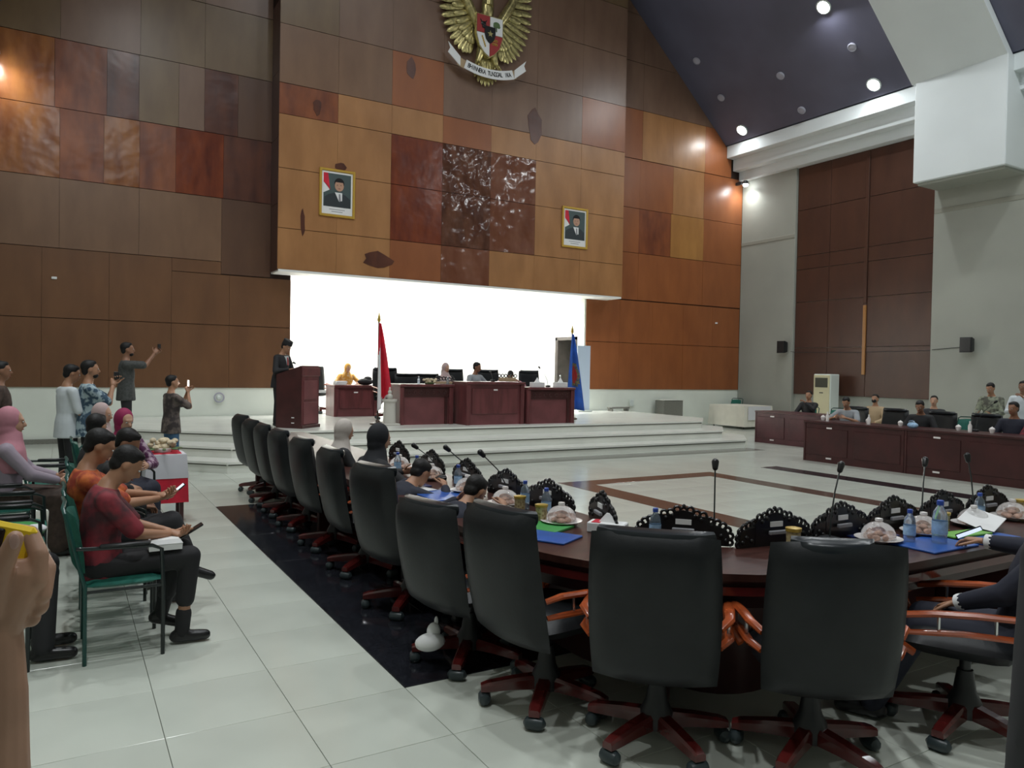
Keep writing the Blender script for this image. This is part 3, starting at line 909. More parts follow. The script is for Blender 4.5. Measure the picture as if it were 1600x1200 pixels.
mic(4.56, 2.72, TT, (.12, .06, .38), 'gooseneck microphone among the domed plates in front of the dark desk')
mic(5.18, 2.74, TT, (.03, .06, .38), 'gooseneck microphone rising behind the domed plate by the white sheet')

# ---- domed snack plates
def make_plate():
    t = thing('domed_plate', 'x', 'plate', (0, 0, 0), 0, 'snack plates under clear domes')
    MB().lathe([(.045, .0), (.05, .008), (.120, .022), (.128, .028), (.115, .026), (.045, .012), (.005, .012)], seg=20).build('plate', 'china', t)
    f = MB()
    for k in range(5):
        a = 2 * PI * k / 5
        f.ell((.040 * math.cos(a), .040 * math.sin(a), .030), (.026, .020, .016), seg=8, lat=5)
    f.ell((0, 0, .048), (.032, .025, .018), seg=8, lat=5)
    f.build('snack', 'snack', t)
    MB().lathe([(.092, .026), (.09, .055), (.075, .085), (.05, .105), (.02, .115), (.002, .116)], seg=18, closed=False).build('dome', 'cling', t)
    MB().lathe([(.012, .113), (.022, .122), (.02, .135), (.004, .138)], seg=10).build('dome_knob', 'china', t)
    return t
gp = 'snack plates under clear domes'
plates = [(2.66, 6.50, 'domed snack plate beside the pale blue bottle, farthest along the table arm'),
          (2.66, 5.78, 'domed snack plate with a clear bottle beside it, second along the table arm'),
          (2.62, 5.06, 'domed snack plate under the microphone that leans before the steps'),
          (2.60, 4.46, 'domed snack plate next to the tall gold patterned cup with blue bottle cap'),
          (2.60, 3.78, 'domed snack plate above the blue folder at the table bend'),
          (3.95, 2.60, 'domed snack plate just beyond the chair with the rolled headrest'),
          (4.38, 2.60, 'domed snack plate behind the clear bottle and blue mat'),
          (4.92, 2.60, 'domed snack plate behind the green folder and the bright phone'),
          (5.42, 2.62, 'domed snack plate behind the white sheet of the man in dark jacket')]
pl0 = make_plate()
for k, (x, y, l) in enumerate(plates):
    if k == 0:
        pl0.location = (x, y, TT); pl0['label'] = l
    else:
        dup(pl0, (x, y, TT), k * .7, l, gp)

# ---- bottles and gold cups
def make_bottle():
    t = thing('water_bottle', 'x', 'bottle', (0, 0, 0), 0, 'small clear water bottles on the long table')
    MB().lathe([(.026, 0), (.031, .006), (.031, .12), (.026, .145), (.013, .165), (.013, .178)], seg=14).build('bottle_body', 'bottle', t)
    MB().lathe([(.0325, .05), (.0325, .105)], seg=14, closed=False).build('wrap_label', 'label_blue', t)
    MB().lathe([(.015, .172), (.015, .19), (.012, .193), (.002, .193)], seg=10).build('cap', 'cap_blue', t)
    return t
bt0 = make_bottle()
bts = [(2.52, 6.20, 'pale blue water bottle by the elbow of the woman in the black scarf'),
       (2.58, 5.92, 'clear water bottle behind the second domed plate of the table arm'),
       (2.62, 5.22, 'clear water bottle behind the domed plate under the leaning microphone'),
       (2.66, 4.30, 'blue capped water bottle standing behind the gold cup with a dome to its side'),
       (2.62, 3.98, 'blue capped water bottle behind the gold cup at the table bend'),
       (2.78, 3.14, 'blue capped water bottle before the openwork screen, above the plain chair back'),
       (4.08, 2.50, 'clear water bottle glinting just above the rolled headrest'),
       (4.20, 2.40, 'tall clear water bottle on the blue mat beside the lime folder'),
       (5.10, 2.66, 'clear water bottle behind the bright phone and domed plate')]
for k, (x, y, l) in enumerate(bts):
    if k == 0:
        bt0.location = (x, y, TT); bt0['label'] = l
    else:
        o = dup(bt0, (x, y, TT), k * .5, l, 'small clear water bottles on the long table')
        if k == 7:
            o.scale = (1.25, 1.25, 1.3)
def make_cup():
    t = thing('gold_cup', 'x', 'cup', (0, 0, 0), 0, 'gold patterned drink cups on the long table')
    MB().lathe([(.034, 0), (.034, .008), (.036, .1), (.002, .1)], seg=16).build('cup_body', 'gold_cup', t)
    MB().lathe([(.037, .0), (.037, .012), (.034, .013)], seg=16).build('foot_ring', 'gold', t)
    MB().lathe([(.040, .098), (.041, .112), (.02, .116), (.002, .116)], seg=16).build('lid', 'gold', t)
    return t
cp0 = make_cup()
cups = [(2.56, 4.20, 'gold patterned cup before the blue capped bottle, farther of the two at the bend'),
        (2.52, 3.88, 'gold patterned cup beside the domed plate at the table bend'),
        (3.26, 2.62, 'gold cup with bright yellow lid peeping over the headrest chair'),
        (4.62, 2.62, 'gold cup with yellow lid beside the tall clear bottle'),
        (5.62, 2.66, 'gold cup with yellow lid beside the farthest domed plate')]
for k, (x, y, l) in enumerate(cups):
    if k == 0:
        cp0.location = (x, y, TT); cp0['label'] = l
    else:
        o = dup(cp0, (x, y, TT), k * .5, l, 'gold patterned drink cups on the long table')
        if k == 2:
            o.scale = (1, 1, 1.25)

# ---- folders, papers
def flatbox(name, x, y, dx, dy, f, m, label, cat, z=TT, h=.012, extra=None):
    t = thing(name, label, cat, (x, y, z), face(*f))
    MB().box((0, 0, h / 2), (dx, dy, h), bev=min(.003, h / 3)).build('cover', m, t, smooth=False)
    if extra:
        MB().box((.004, 0, h + .0015), (dx * .9, dy * .86, .003)).build('sheet', extra, t, smooth=False)
    return t
flatbox('folder', 2.32, 3.52, .34, .24, (1, .55), 'blue_mat', 'bright blue folder near the table edge at the bend', 'folder')
flatbox('folder', 2.44, 3.76, .33, .23, (1, .5), 'green_folder', 'green folder lying behind the blue one at the table bend', 'folder', h=.016)
flatbox('folder', 2.34, 5.62, .42, .30, (1, 0), 'navy', 'navy folder under the white print beside the man with bent head', 'folder')
flatbox('folder', 2.40, 5.00, .42, .34, (1, 0), 'blue_mat', 'deep blue folder below the leaning microphone on the table arm', 'folder')
flatbox('folder', 2.36, 4.45, .36, .28, (1, .1), 'navy', 'navy folder beside the domed plate with the gold cup', 'folder')
flatbox('printed_sheet', 2.30, 5.32, .30, .21, (1, .2), 'paper', 'white print with a dark edge lying before the man with bent head', 'paper', z=TT + .012, h=.006, extra='paper')
flatbox('folder', 3.62, 2.46, .34, .25, (.1, 1), 'navy', 'black blue folder lying beside the headrest chair', 'folder')
flatbox('folder', 4.16, 2.41, .42, .27, (0, 1), 'blue_mat', 'blue folder under the tall clear bottle', 'folder')
flatbox('folder', 4.62, 2.41, .40, .27, (0, 1), 'blue_mat', 'blue folder under the lime green folder', 'folder')
flatbox('folder', 4.56, 2.46, .34, .12, (.1, 1), 'lime', 'lime green folder before the hand of the man in dark jacket', 'folder', z=TT + .012, h=.012)
flatbox('folder', 4.05, 2.70, .30, .14, (0, 1), 'navy', 'navy folder in front of the domed plates beyond the headrest chair', 'folder')
tis = thing('tissue_box', 'white and red tissue box with a tissue peak behind the plain chair back', 'box', (2.72, 3.48, TT), face(.8, .6))
MB().box((0, 0, .03), (.22, .11, .06), bev=.006).build('carton', 'paper', tis, smooth=False)
MB().box((-.06, 0, .0605), (.05, .1, .002)).build('red_band', 'flag_red', tis, smooth=False)
MB().loft([[(-.05, -.02, .06), (.05, -.02, .06), (.05, .02, .06), (-.05, .02, .06)], [(-.03, -.012, .085), (.035, -.01, .08), (.03, .012, .085), (-.025, .01, .09)], [(-.008, 0, .112), (.01, 0, .108), (.008, .006, .11), (-.006, .006, .112)]]).build('tissue', 'paper', tis)

# ---- lectern on the stage
lec = thing('lectern', 'dark red wooden lectern with slanted top standing on the stage edge', 'lectern', (3.86, 14.57, .53), face(.66, -.75))
def lectern_poly(hw):
    pass
side = [(-.27, 0), (.27, 0), (.27, 1.17), (-.27, 1.0)]
for sx in (-1, 1):
    m = MB(); x0 = sx * .29
    vs = [(x0 - .012, y, z) for y, z in side] + [(x0 + .012, y, z) for y, z in side]
    m._add(vs, [(3, 2, 1, 0), (4, 5, 6, 7), (0, 1, 5, 4), (1, 2, 6, 5), (2, 3, 7, 6), (3, 0, 4, 7)])
    m.build('side_panel', 'mahogany_dark', lec, smooth=False)
MB().box((0, .262, .585), (.57, .025, 1.16)).build('front_panel', 'mahogany', lec, smooth=False)
MB().box((0, .28, .28), (.46, .02, .42), bev=.008).build('raised_panel', 'mahogany_mid', lec, smooth=False)
MB().box((0, .28, .72), (.46, .02, .36), bev=.008).build('raised_panel', 'mahogany_mid', lec, smooth=False)
MB().box((0, .285, 1.06), (.6, .03, .16), bev=.008).build('crown_rail', 'mahogany', lec, smooth=False)
MB().box((0, .0, 1.085), (.56, .56, .02), rot=Matrix.Rotation(math.atan(.17 / .54), 3, 'X')).build('desk_board', 'mahogany_dark', lec, smooth=False)
MB().box((0, .285, .03), (.62, .05, .06), bev=.008).build('plinth', 'mahogany_dark', lec, smooth=False)
for z in (.1, .2):
    MB().box((.305, .1, z), (.004, .06, .018)).build('small_label', 'paper', lec, smooth=False)
pp = MB()
for k in range(3):
    pp.box((.02 * k - .05, .04 - .02 * k, 1.115 + .004 * k), (.21, .28, .003), .2 * k, rot=Matrix.Rotation(math.atan(.17 / .54), 3, 'X') @ Matrix.Rotation(.15 * k, 3, 'Z'))
sp = thing('speech_paper', 'loose white pages lying open on the lectern top', 'paper', (3.86, 14.57, .53), face(.66, -.75))
pp.build('page', 'paper', sp, smooth=False)
lm = mic(3.96, 14.62, 1.63, (-.12, .1, .12), 'short dark microphone on the lectern top', None, base=.03)

# ---- stage desks
def stage_desk(x0, x1, yf, h, label, carved=True, plate=True, depth=.65, leftside=True):
    w = x1 - x0
    t = thing('stage_desk', label, 'desk', ((x0 + x1) / 2, yf, .53), 0, 'mahogany desks of the stage')
    MB().box((0, depth / 2, h - .025), (w, depth + .06, .05), bev=.008).build('desk_top', 'mahogany', t, smooth=False)
    for sx in (-1, 1):
        MB().box((sx * (w / 2 - .05), depth / 2, (h - .05) / 2), (.09, depth, h - .05), bev=.006).build('side_panel', 'mahogany', t, smooth=False)
    MB().box((0, .07, (h - .05) / 2), (w - .19, .03, h - .05)).build('front_panel', 'mahogany_mid', t, smooth=False)
    if carved:
        MB().box((0, .045, h - .17), (w - .2, .03, .18), bev=.006).build('carved_frieze', 'mahogany_dark', t, smooth=False)
        for k in range(7):
            MB().torus((-(w - .4) / 2 + (w - .4) * k / 6, .03, h - .17), .035, .010, seg=10).build('frieze_scroll', 'mahogany_dark', t)
        MB().box((w * .5 - .16, .06, (h - .25) / 2), (.06, .06, h - .26)).build('post', 'mahogany_dark', t, smooth=False)
    else:
        MB().box((0, .045, h * .55), (w - .3, .03, h * .6), bev=.01).build('raised_panel', 'mahogany', t, smooth=False)
        MB().box((0, .03, h - .17), (.1, .01, .03), bev=.003).build('small_label', 'paper', t, smooth=False)
    return t
stage_desk(5.9, 7.12, 14.45, .84, 'mahogany desk with carved frieze beside the pedestal and red flag')
stage_desk(7.2, 8.62, 14.02, .91, 'taller central mahogany desk with one large panel and a small white label', carved=False)
stage_desk(8.66, 9.92, 13.98, .80, 'mahogany desk with two white tissue boxes beside the blue flag')
stage_desk(5.42, 6.5, 17.3, .74, 'plain mahogany desk of the woman in the mustard scarf, back by the niche', carved=False)
# things on the stage desks
for x, l in ((9.06, 'white tissue box on the stage desk, next to the taller central desk'), (9.68, 'white tissue box on the stage desk corner nearest the blue flag')):
    t = thing('tissue_box', l, 'box', (x, 14.22, 1.33))
    MB().box((0, 0, .055), (.30, .16, .11), bev=.006).build('carton', 'paper', t, smooth=False)
    MB().loft([[(-.06, -.03, .11), (.06, -.03, .11), (.06, .03, .11), (-.06, .03, .11)], [(-.03, -.01, .17), (.035, -.01, .165), (.03, .012, .17), (-.025, .01, .175)], [(-.01, 0, .215), (.012, 0, .21), (.008, .006, .21), (-.006, .006, .215)]]).build('tissue', 'paper', t)
mic(9.4, 14.3, 1.33, (-.16, .1, .42), 'gooseneck microphone on the stage desk between two white tissue boxes', None)
mic(8.0, 14.35, 1.44, (.05, .2, .2), 'low dark microphone on the central stage desk before the man in grey', None)
fl = thing('flower_arrangement', 'small yellow and cream flower arrangement on the stage desk beside the central one', 'flowers', (6.62, 14.6, 1.37))
q = MB()
for k in range(14):
    q.ell((random.uniform(-.14, .14), random.uniform(-.05, .05), .04 + random.uniform(0, .06)), (.035, .035, .03), seg=7, lat=5)
q.build('blossom', 'flower', fl)
MB().lathe([(.09, 0), (.11, .03), (.02, .04)], seg=12).build('flower_bowl', 'leaf', fl)
for x, y, l in ((6.35, 14.55, 'small white bottle on the stage desk near the red flag'), (7.05, 14.62, 'small white bottle at the end of the stage desk by the central one')):
    t = thing('white_bottle', l, 'bottle', (x, y, 1.37))
    MB().lathe([(.03, 0), (.032, .1), (.014, .13), (.014, .15), (.002, .15)], seg=10).build('bottle_body', 'bottle', t)
    MB().lathe([(.016, .145), (.016, .165), (.002, .165)], seg=8).build('cap', 'paper', t)
bag = MB().ell((0, 0, .08), (.2, .12, .085)).ell((.06, 0, .15), (.1, .08, .06))
tag(bag.build('handbag', 'black_cloth', loc=(6.27, 17.55, 1.27)), 'black bag lying on the desk of the woman in the mustard scarf', 'bag')
t = thing('paper_pile', 'white papers at the end of the desk next to the mustard scarf woman', 'paper', (5.62, 17.5, 1.27))
for k in range(3):
    MB().box((.01 * k, .01 * k, .02 + .03 * k), (.26, .2, .028), .1 * k).build('sheet', 'paper', t, smooth=False)
# nameplate and glasses line on the central desk
t = thing('desk_nameplate', 'long pale nameplate with scrollwork on the central stage desk', 'nameplate', (8.28, 14.2, 1.44))
MB().box((0, 0, .05), (.42, .03, .08), bev=.006).build('plate_board', 'beige', t, smooth=False)
r2 = MB()
for k in range(6):
    r2.torus((-.2 + .08 * k, 0, .13), .035, .012, seg=9)
r2.build('scroll_carving', 'carved', t)
t = thing('desk_nameplate', 'carved dark nameplate before the woman in the pale pink scarf', 'nameplate', (7.02, 14.75, 1.37))
MB().box((0, 0, .03), (.4, .03, .05), bev=.006).build('plate_board', 'beige', t, smooth=False)
r2 = MB()
for k in range(7):
    r2.torus((-.21 + .07 * k, 0, .09 + .03 * math.sin(k * PI / 6)), .035, .012, seg=9)
r2.build('scroll_carving', 'carved', t)

# ---- chairs of the stage (larger)
gs = 'black high backed chairs on the stage'
for x, y, l in ((5.42, 18.75, 'black high backed chair behind the woman in the mustard scarf'), (6.38, 16.2, 'black chair back half hidden by the red flag'),
                (6.84, 16.0, 'broad black chair back beside the red flag, above the flower arrangement'), (7.5, 16.3, 'low black chair back behind the woman in the pale pink scarf'),
                (8.15, 16.3, 'black chair back beside the man in pale grey at the central desk'), (9.15, 16.3, 'black chair back behind the person bending over the central desk'),
                (10.1, 15.9, 'empty black chair back alone beside the two white tissue boxes')):
    o = dup(chair0, (x, y, .53), PI, l, gs)
    o.scale = (1.1, 1.1, 1.12 if 'low' not in l else 1.0)

# ---- flags
def flag(name, label, x, y, top, m, white=False, crest=False, width=.34, drop=1.95, lean=0):
    t = thing(name, label, 'flag', (x, y, .53))
    MB().tube([(0, 0, 0), (0, 0, top)], .018, 8).build('pole', 'pole', t)
    MB().lathe([(.02, top), (.04, top + .04), (.025, top + .12), (.004, top + .2)], seg=8).build('finial', 'gold', t)
    MB().lathe([(.16, 0), (.16, .03), (.05, .06), (.03, .1)], seg=16).build('flag_foot', 'pole', t)
    nx, nz = 22, 26
    m_ = MB(); vs = []
    for j in range(nz + 1):
        v = j / nz
        for i in range(nx + 1):
            u = i / nx
            wdt = .035 + width * v ** .8
            a = u * 2.6 * PI
            xx = (u - (.12 if not crest else .35)) * wdt + .02 * math.sin(a * 1.7) * v
            yy = (-.05 - .07 * math.sin(a)) * (.35 + .65 * v)
            zz = top - .02 - drop * v * (1 - .10 * u * (1 if not crest else -.6)) - (.18 * v * v * (1 - u) if white else 0)
            vs.append((xx, yy, zz))
    fs = []
    mi = []
    for j in range(nz):
        for i in range(nx):
            a = j * (nx + 1) + i
            fs.append((a, a + nx + 1, a + nx + 2, a + 1))
            u, v = i / nx, j / nz
            k = 0
            if white and (u < .22 and v > .25 + (.2 - u) * .5 or v > .88 + .1 * u):
                k = 1
            if crest and ((u - .55) / .38) ** 2 + ((v - .52) / .17) ** 2 < 1:
                k = 1 if ((u - .55) / .24) ** 2 + ((v - .52) / .11) ** 2 > 1 else 2
            mi.append(k)
    m_.v = vs; m_.f = fs; m_.m = mi
    fo = m_.build('flag_cloth', [m, 'flag_white' if white else 'flag_crest', 'red_paint' if crest else m], t, angle=80)
    md = fo.modifiers.new('thick', 'SOLIDIFY'); md.thickness = .004
    return t
flag('red_white_flag', 'red and white flag hanging in folds on its pole behind the cream pedestal', 5.56, 14.8, 2.1, 'flag_red', white=True, width=.24, drop=1.62)
flag('blue_flag', 'blue flag with a gold crest hanging on its pole beyond the stage desks', 10.6, 15.1, 2.08, 'flag_blue', crest=True, width=.44, drop=1.75)
ped = thing('pedestal', 'small cream pedestal in front of the red and white flag', 'pedestal', (5.72, 14.55, .53))
MB().box((0, 0, .02), (.34, .34, .04), bev=.01).build('foot', 'pedestal', ped, smooth=False)
MB().lathe([(.13, .04), (.12, .46), (.15, .49), (.15, .53), (.002, .53)], seg=16).build('shaft', 'pedestal', ped)
MB().ell((0, 0, .58), (.06, .06, .07)).ell((0, 0, .67), (.04, .04, .05)).ell((.0, 0, .74), (.02, .02, .04)).build('ornament', 'pedestal', ped)
bn = thing('display_board', 'pale blue standing board at the edge of the niche behind the blue flag', 'board', (12.95, 17.85, .53))
MB().box((0, 0, .98), (.46, .03, 1.86), bev=.006).build('board', 'banner', bn, smooth=False)
MB().box((0, 0, .025), (.5, .25, .05), bev=.01).build('foot', 'ac_white', bn, smooth=False)
st = thing('folded_stand', 'low grey stand lying at the foot of the wood wall beside the pale board', 'stand', (14.3, 17.9, .53))
MB().box((0, 0, .1), (.75, .16, .05), bev=.01).build('bar', 'grey_granite', st, smooth=False)
for sx in (-1, 1):
    MB().box((sx * .3, 0, .04), (.05, .22, .08), bev=.01).build('foot', 'grey_granite', st, smooth=False)
tag(MB().box((15.1, 18.26, .75), (.14, .06, .2), bev=.01).build('socket_box', 'ac_white', smooth=False), 'small white socket box low on the white dado of the stage', 'box')
o = thing('wall_fan', 'small round pale fitting low on the white dado by the first chair', 'fan', (3.05, 18.24, .95))
MB().torus((0, 0, 0), .1, .02, seg=16).torus((0, 0, 0), .05, .012, seg=12).build('guard', 'lamp_off', o)
MB().ell((0, 0, 0), (.06, .03, .06)).build('motor', 'ac_white', o)
for x, z, l in ((-.18, 3.42, 'small white fitting high on the plain wood panels'), (18.66, 3.38, 'small white fitting on the wood wall beside the corner')):
    tag(MB().box((x, 18.285, z), (.1, .03, .05), bev=.008).build('wall_fitting', 'paper', smooth=False), l, 'fitting')

# ---- right hand desks, appliances
def hall_desk(x, y0, y1, h, label, m='mahogany_dark', depth=.7):
    t = thing('hall_desk', label, 'desk', (x, (y0 + y1) / 2, 0), 0, 'dark desks along the wall with the wood panelling')
    L = y1 - y0
    MB().box((depth / 2, 0, h - .02), (depth + .04, L, .04), bev=.006).build('desk_top', m, t, smooth=False)
    MB().box((.03, 0, (h - .04) / 2), (.04, L - .02, h - .04)).build('front_panel', m, t, smooth=False)
    n = 2
    for k in range(n):
        MB().box((.005, -L / 2 + L * (k + .5) / n, h * .5), (.02, L / n - .14, h * .66), bev=.006).build('raised_panel', m, t, smooth=False)
    for sy in (-1, 1):
        MB().box((depth / 2, sy * (L / 2 - .025), (h - .04) / 2), (depth, .04, h - .04)).build('side_panel', m, t, smooth=False)
    for z in (.09, h - .12):
        MB().box((-.008, L * .22, z), (.006, .12, .03)).build('small_label', 'china', t, smooth=False)
    return t
hall_desk(12.82, 8.0, 10.12, .80, 'dark desk with small white labels, at which the man in grey sits')
hall_desk(12.82, 5.9, 8.0, .80, 'dark desk with small white labels, at which the man in black sits')
hall_desk(12.82, 3.7, 5.9, .80, 'dark desk at the edge of the picture before the man in navy')
hall_desk(15.05, 11.4, 13.35, .79, 'plum wood desk with two chairs behind it, standing beside the stage end', 'plum')
gh = 'black chairs behind the dark desks'
for x, y, l in ((14.3, 10.0, 'black chair back behind the man in grey'), (14.4, 9.2, 'black chair back between the masked person and the man in black'),
                (14.4, 8.25, 'black chair back behind the man in black'), (14.4, 7.45, 'empty black chair back below the standing man with pale sleeves')):
    dup(chair0, (x - .3, y, 0), face(-1, 0), l, gh).scale = (1.02, 1.02, 1.02)
# small things on the hall desks
def small_cup(x, y, z, l, g='white lidded cups on the dark desk'):
    t = thing('lidded_cup', l, 'cup', (x, y, z), 0, g)
    MB().lathe([(.03, 0), (.045, .05), (.045, .07), (.002, .07)], seg=12).build('cup_body', 'china', t)
    MB().lathe([(.047, .068), (.03, .09), (.01, .1), (.002, .11)], seg=12).build('lid', 'china', t)
for y, l in ((10.0, 'white lidded cup at the desk end beside the man in grey'), (9.0, 'white lidded cup below the masked person'), (8.35, 'white lidded cup beside the elbow of the man in black'),
             (7.3, 'white lidded cup before the empty chair below the standing man'), (6.75, 'white lidded cup near the man in navy')):
    small_cup(13.25, y, .80, l)
for y, l in ((9.75, 'slim white bottle before the man in grey'), (8.85, 'slim white bottle on the desk below the masked person'), (7.0, 'slim white bottle between the man in black and the man in navy')):
    t = thing('slim_bottle', l, 'bottle', (13.05, y, .80), 0, 'slim white bottles on the dark desk')
    MB().lathe([(.03, 0), (.032, .11), (.013, .15), (.013, .17), (.002, .17)], seg=10).build('bottle_body', 'china', t)
    MB().lathe([(.015, .165), (.015, .185), (.002, .185)], seg=8).build('cap', 'paper', t)
t = thing('snack_box', 'pale blue snack bag on the desk before the man in black', 'bag', (12.98, 7.95, .80))
MB().ell((0, 0, .05), (.06, .1, .055)).build('bag_body', 'label_blue', t)
MB().ell((0, .02, .11), (.03, .06, .03)).build('bag_top', 'bottle', t)
mic(13.3, 7.05, .80, (.1, -.25, .5), 'gooseneck microphone rising in front of the pale pilaster', None)
mic(13.3, 10.9, .80, (.1, .25, .0 + .42), 'gooseneck microphone beside the man holding his chin', None) if False else None

acu = thing('air_conditioner', 'cream standing air conditioner against the wood panelling', 'appliance', (19.12, 14.5, 0))
MB().box((.2, 0, .875), (.4, .58, 1.75), bev=.02).build('cabinet', 'ac_white', acu, smooth=False)
MB().box((-.01, 0, .88), (.03, .54, 1.68), bev=.01).build('front_panel', 'ac_cream', acu, smooth=False)
gr = MB().box((-.03, 0, 1.5), (.02, .42, .28), bev=.005).build('grille', 'ac_grille', acu, smooth=False)
for k in range(6):
    MB().box((-.043, 0, 1.39 + .044 * k), (.01, .40, .012)).build('louver', 'ac_grille', gr, smooth=False)
MB().box((-.03, 0, 1.2), (.012, .12, .03)).build('control_strip', 'ac_grille', acu, smooth=False)
for y, z, l in ((16.3, 2.58, 'small black speaker on the pale corner pilaster'), (10.6, 2.54, 'small black speaker on the pale pilaster above the standing man')):
    t = thing('wall_speaker', l, 'speaker', (XR - .3, y, z))
    MB().loft([[(-.13, -.15, -.19), (-.13, .15, -.19), (.06, .11, -.15), (.06, -.11, -.15)], [(-.13, -.15, .19), (-.13, .15, .19), (.06, .11, .15), (.06, -.11, .15)]]).build('speaker_box', 'speaker', t, smooth=False)
    MB().box((-.14, 0, 0), (.02, .26, .34), bev=.006).build('speaker_grille', 'plastic', t, smooth=False)
    MB().tube([(.05, 0, 0), (.17, 0, 0)], .02, 8).build('wall_bracket', 'steel_black', t)
tag(MB().tube([(XR - .14, 16.15, 2.44), (XR - .075, 16.0, 2.42), (XR - .075, 13.9, 2.40), (XR - .075, 11.75, 2.42), (XR - .14, 11.6, 2.44), (XR - .14, 10.8, 2.50)], .008, 5).build('speaker_cable', 'plastic'), 'thin dark cable running along the wood panelling between two speakers', 'cable')
# cream table by the corner
ct = thing('draped_table', 'long table under a pleated cream cloth beside the stage end', 'table', (18.6, 17.1, 0))
prof = []
for k in range(96):
    a = k / 96 * 4
    sd = int(a); u = a - sd
    w_, l_ = .62, .72
    P = [(-w_, -l_), (w_, -l_), (w_, l_), (-w_, l_)]
    p0, p1 = P[sd], P[(sd + 1) % 4]
    x = p0[0] + (p1[0] - p0[0]) * u; y = p0[1] + (p1[1] - p0[1]) * u
    prof.append((x, y, k))
def ringz(z, amp, grow):
    out = []
    for x, y, k in prof:
        L = math.hypot(x, y); s_ = 1 + grow + amp * math.sin(k * PI * .5)
        out.append((x * s_, y * s_, z))
    return out
MB().loft([ringz(.08, .014, .05), ringz(.35, .011, .035), ringz(.68, .004, .012), ringz(.72, 0, 0)]).build('table_cloth', 'cloth_cream', ct)
for sx in (-1, 1):
    for sy in (-1, 1):
        MB().tube([(sx * .52, sy * .62, 0), (sx * .52, sy * .62, .2)], .02, 8).build('leg', 'steel_black', ct)
MB().box((.0, -.775, .5), (1.0, .012, .42)).build('table_runner', 'flag_white', ct, smooth=False)
t = thing('stage_crate', 'low grey block on the stage beside the pleated cream table', 'block', (16.4, 18.0, 0))
MB().box((0, 0, .42), (.8, .4, .84), bev=.01).build('block_body', 'grey_granite', t, smooth=False)
MB().box((0, 0, .855), (.84, .44, .03), bev=.006).build('block_top', 'stage_tile', t, smooth=False)

# ---- green stacking chairs (face +y, centre of seat at origin)
def make_green(label, group):
    t = thing('stacking_chair', label, 'chair', (0, 0, 0), 0, group)
    s = MB().cushion(.46, .43, .06, 6, 6, 5, .12).build('seat', 'green_fabric', t)
    s.data.transform(Matrix.Rotation(R(-90), 4, 'X')); s.data.transform(Matrix.Translation((0, 0, .435)))
    MB().cushion(.44, .36, .045, 8, 6, 5, .2, lambda x, z: -.235 - .16 * (z + .18) + .05 * (x / .22) ** 2, (0, 0, .67)).build('backrest', 'green_fabric', t)
    for sx in (-1, 1):
        x = sx * .245
        MB().tube([(x, .20, .0), (x, .20, .40), (x, .19, .62), (x, .14, .645), (x, -.18, .655), (x, -.245, .66)], .0115, 8).build('front_leg', 'steel_black', t)
        MB().tube([(x, -.20, .0), (x, -.20, .44), (x, -.235, .58), (x * .96, -.30, .86), (x * .8, -.31, .885), (0, -.30, .89)], .0115, 8).build('rear_leg', 'green_dark', t)
        MB().box((x, -.0, .664), (.04, .26, .022), bev=.008).build('arm_pad', 'plastic', t)
        MB().tube([(x, .20, .41), (x, -.20, .41)], .009, 6).build('side_rail', 'steel_black', t)
    return t
gg = 'green cloth stacking chairs for the audience'
green0 = make_green('green stacking chair under the man in the maroon batik shirt', gg)
green0.location = (.31, 5.07, 0); green0.rotation_euler = (0, 0, face(1, 0))
greens = [(.31, 5.72, (1, 0), 'green stacking chair under the man in the orange batik shirt'), (.33, 6.38, (1, 0), 'green stacking chair under the dark haired person beyond the orange batik'),
          (.33, 7.3, (1, 0), 'green stacking chair under the long faced man in the row by the table flag cloth'),
          (-.36, 5.12, (1, 0), 'green stacking chair in the back row whose sitter shows only dark trousers'),
          (-.32, 6.2, (1, 0), 'empty green stacking chair in the back row behind the raised hand'), (-.32, 6.85, (1, 0), 'second empty green stacking chair in the back row'),
          (-.42, 7.8, (1, 0), 'green stacking chair under the woman in the rose scarf'),
          (.48, 8.35, (.45, -1), 'green stacking chair under the woman in the magenta scarf'), (-.1, 9.1, (1, 0), 'shiny black framed chair back standing empty behind the rose scarf woman'),
          (.38, 9.3, (1, 0), 'green stacking chair under the woman in the pale rose scarf')]
for x, y, f, l in greens:
    dup(green0, (x, y, 0), face(*f), l, gg)
g2 = 'green chairs along the far wall'
for x, y, f, l in ((19.15, 18.02, (-1, 0), 'round green chair back behind the cream table, close to the corner'), (19.6, 17.3, (-1, 0), 'round green chair back behind the cream table end'),
                   (16.45, 13.0, (-1, 0), 'green chair standing empty behind the plum wood desk'), (16.5, 12.2, (-1, 0), 'green chair beside the man holding his chin'),
                   (16.1, 8.8, (-1, 0), 'green chair behind the empty black chairs')):
    dup(green0, (x, y, 0), face(*f), l, g2)
# green bag on an empty chair
t = thing('shopping_bag', 'green and white bag lying on an empty green chair', 'bag', (-.24, 6.2, .465))
MB().ell((0, 0, .06), (.14, .16, .06)).build('bag_body', 'green_folder', t)
MB().ell((.08, -.1, .09), (.07, .07, .03)).build('bag_flap', 'flag_white', t)

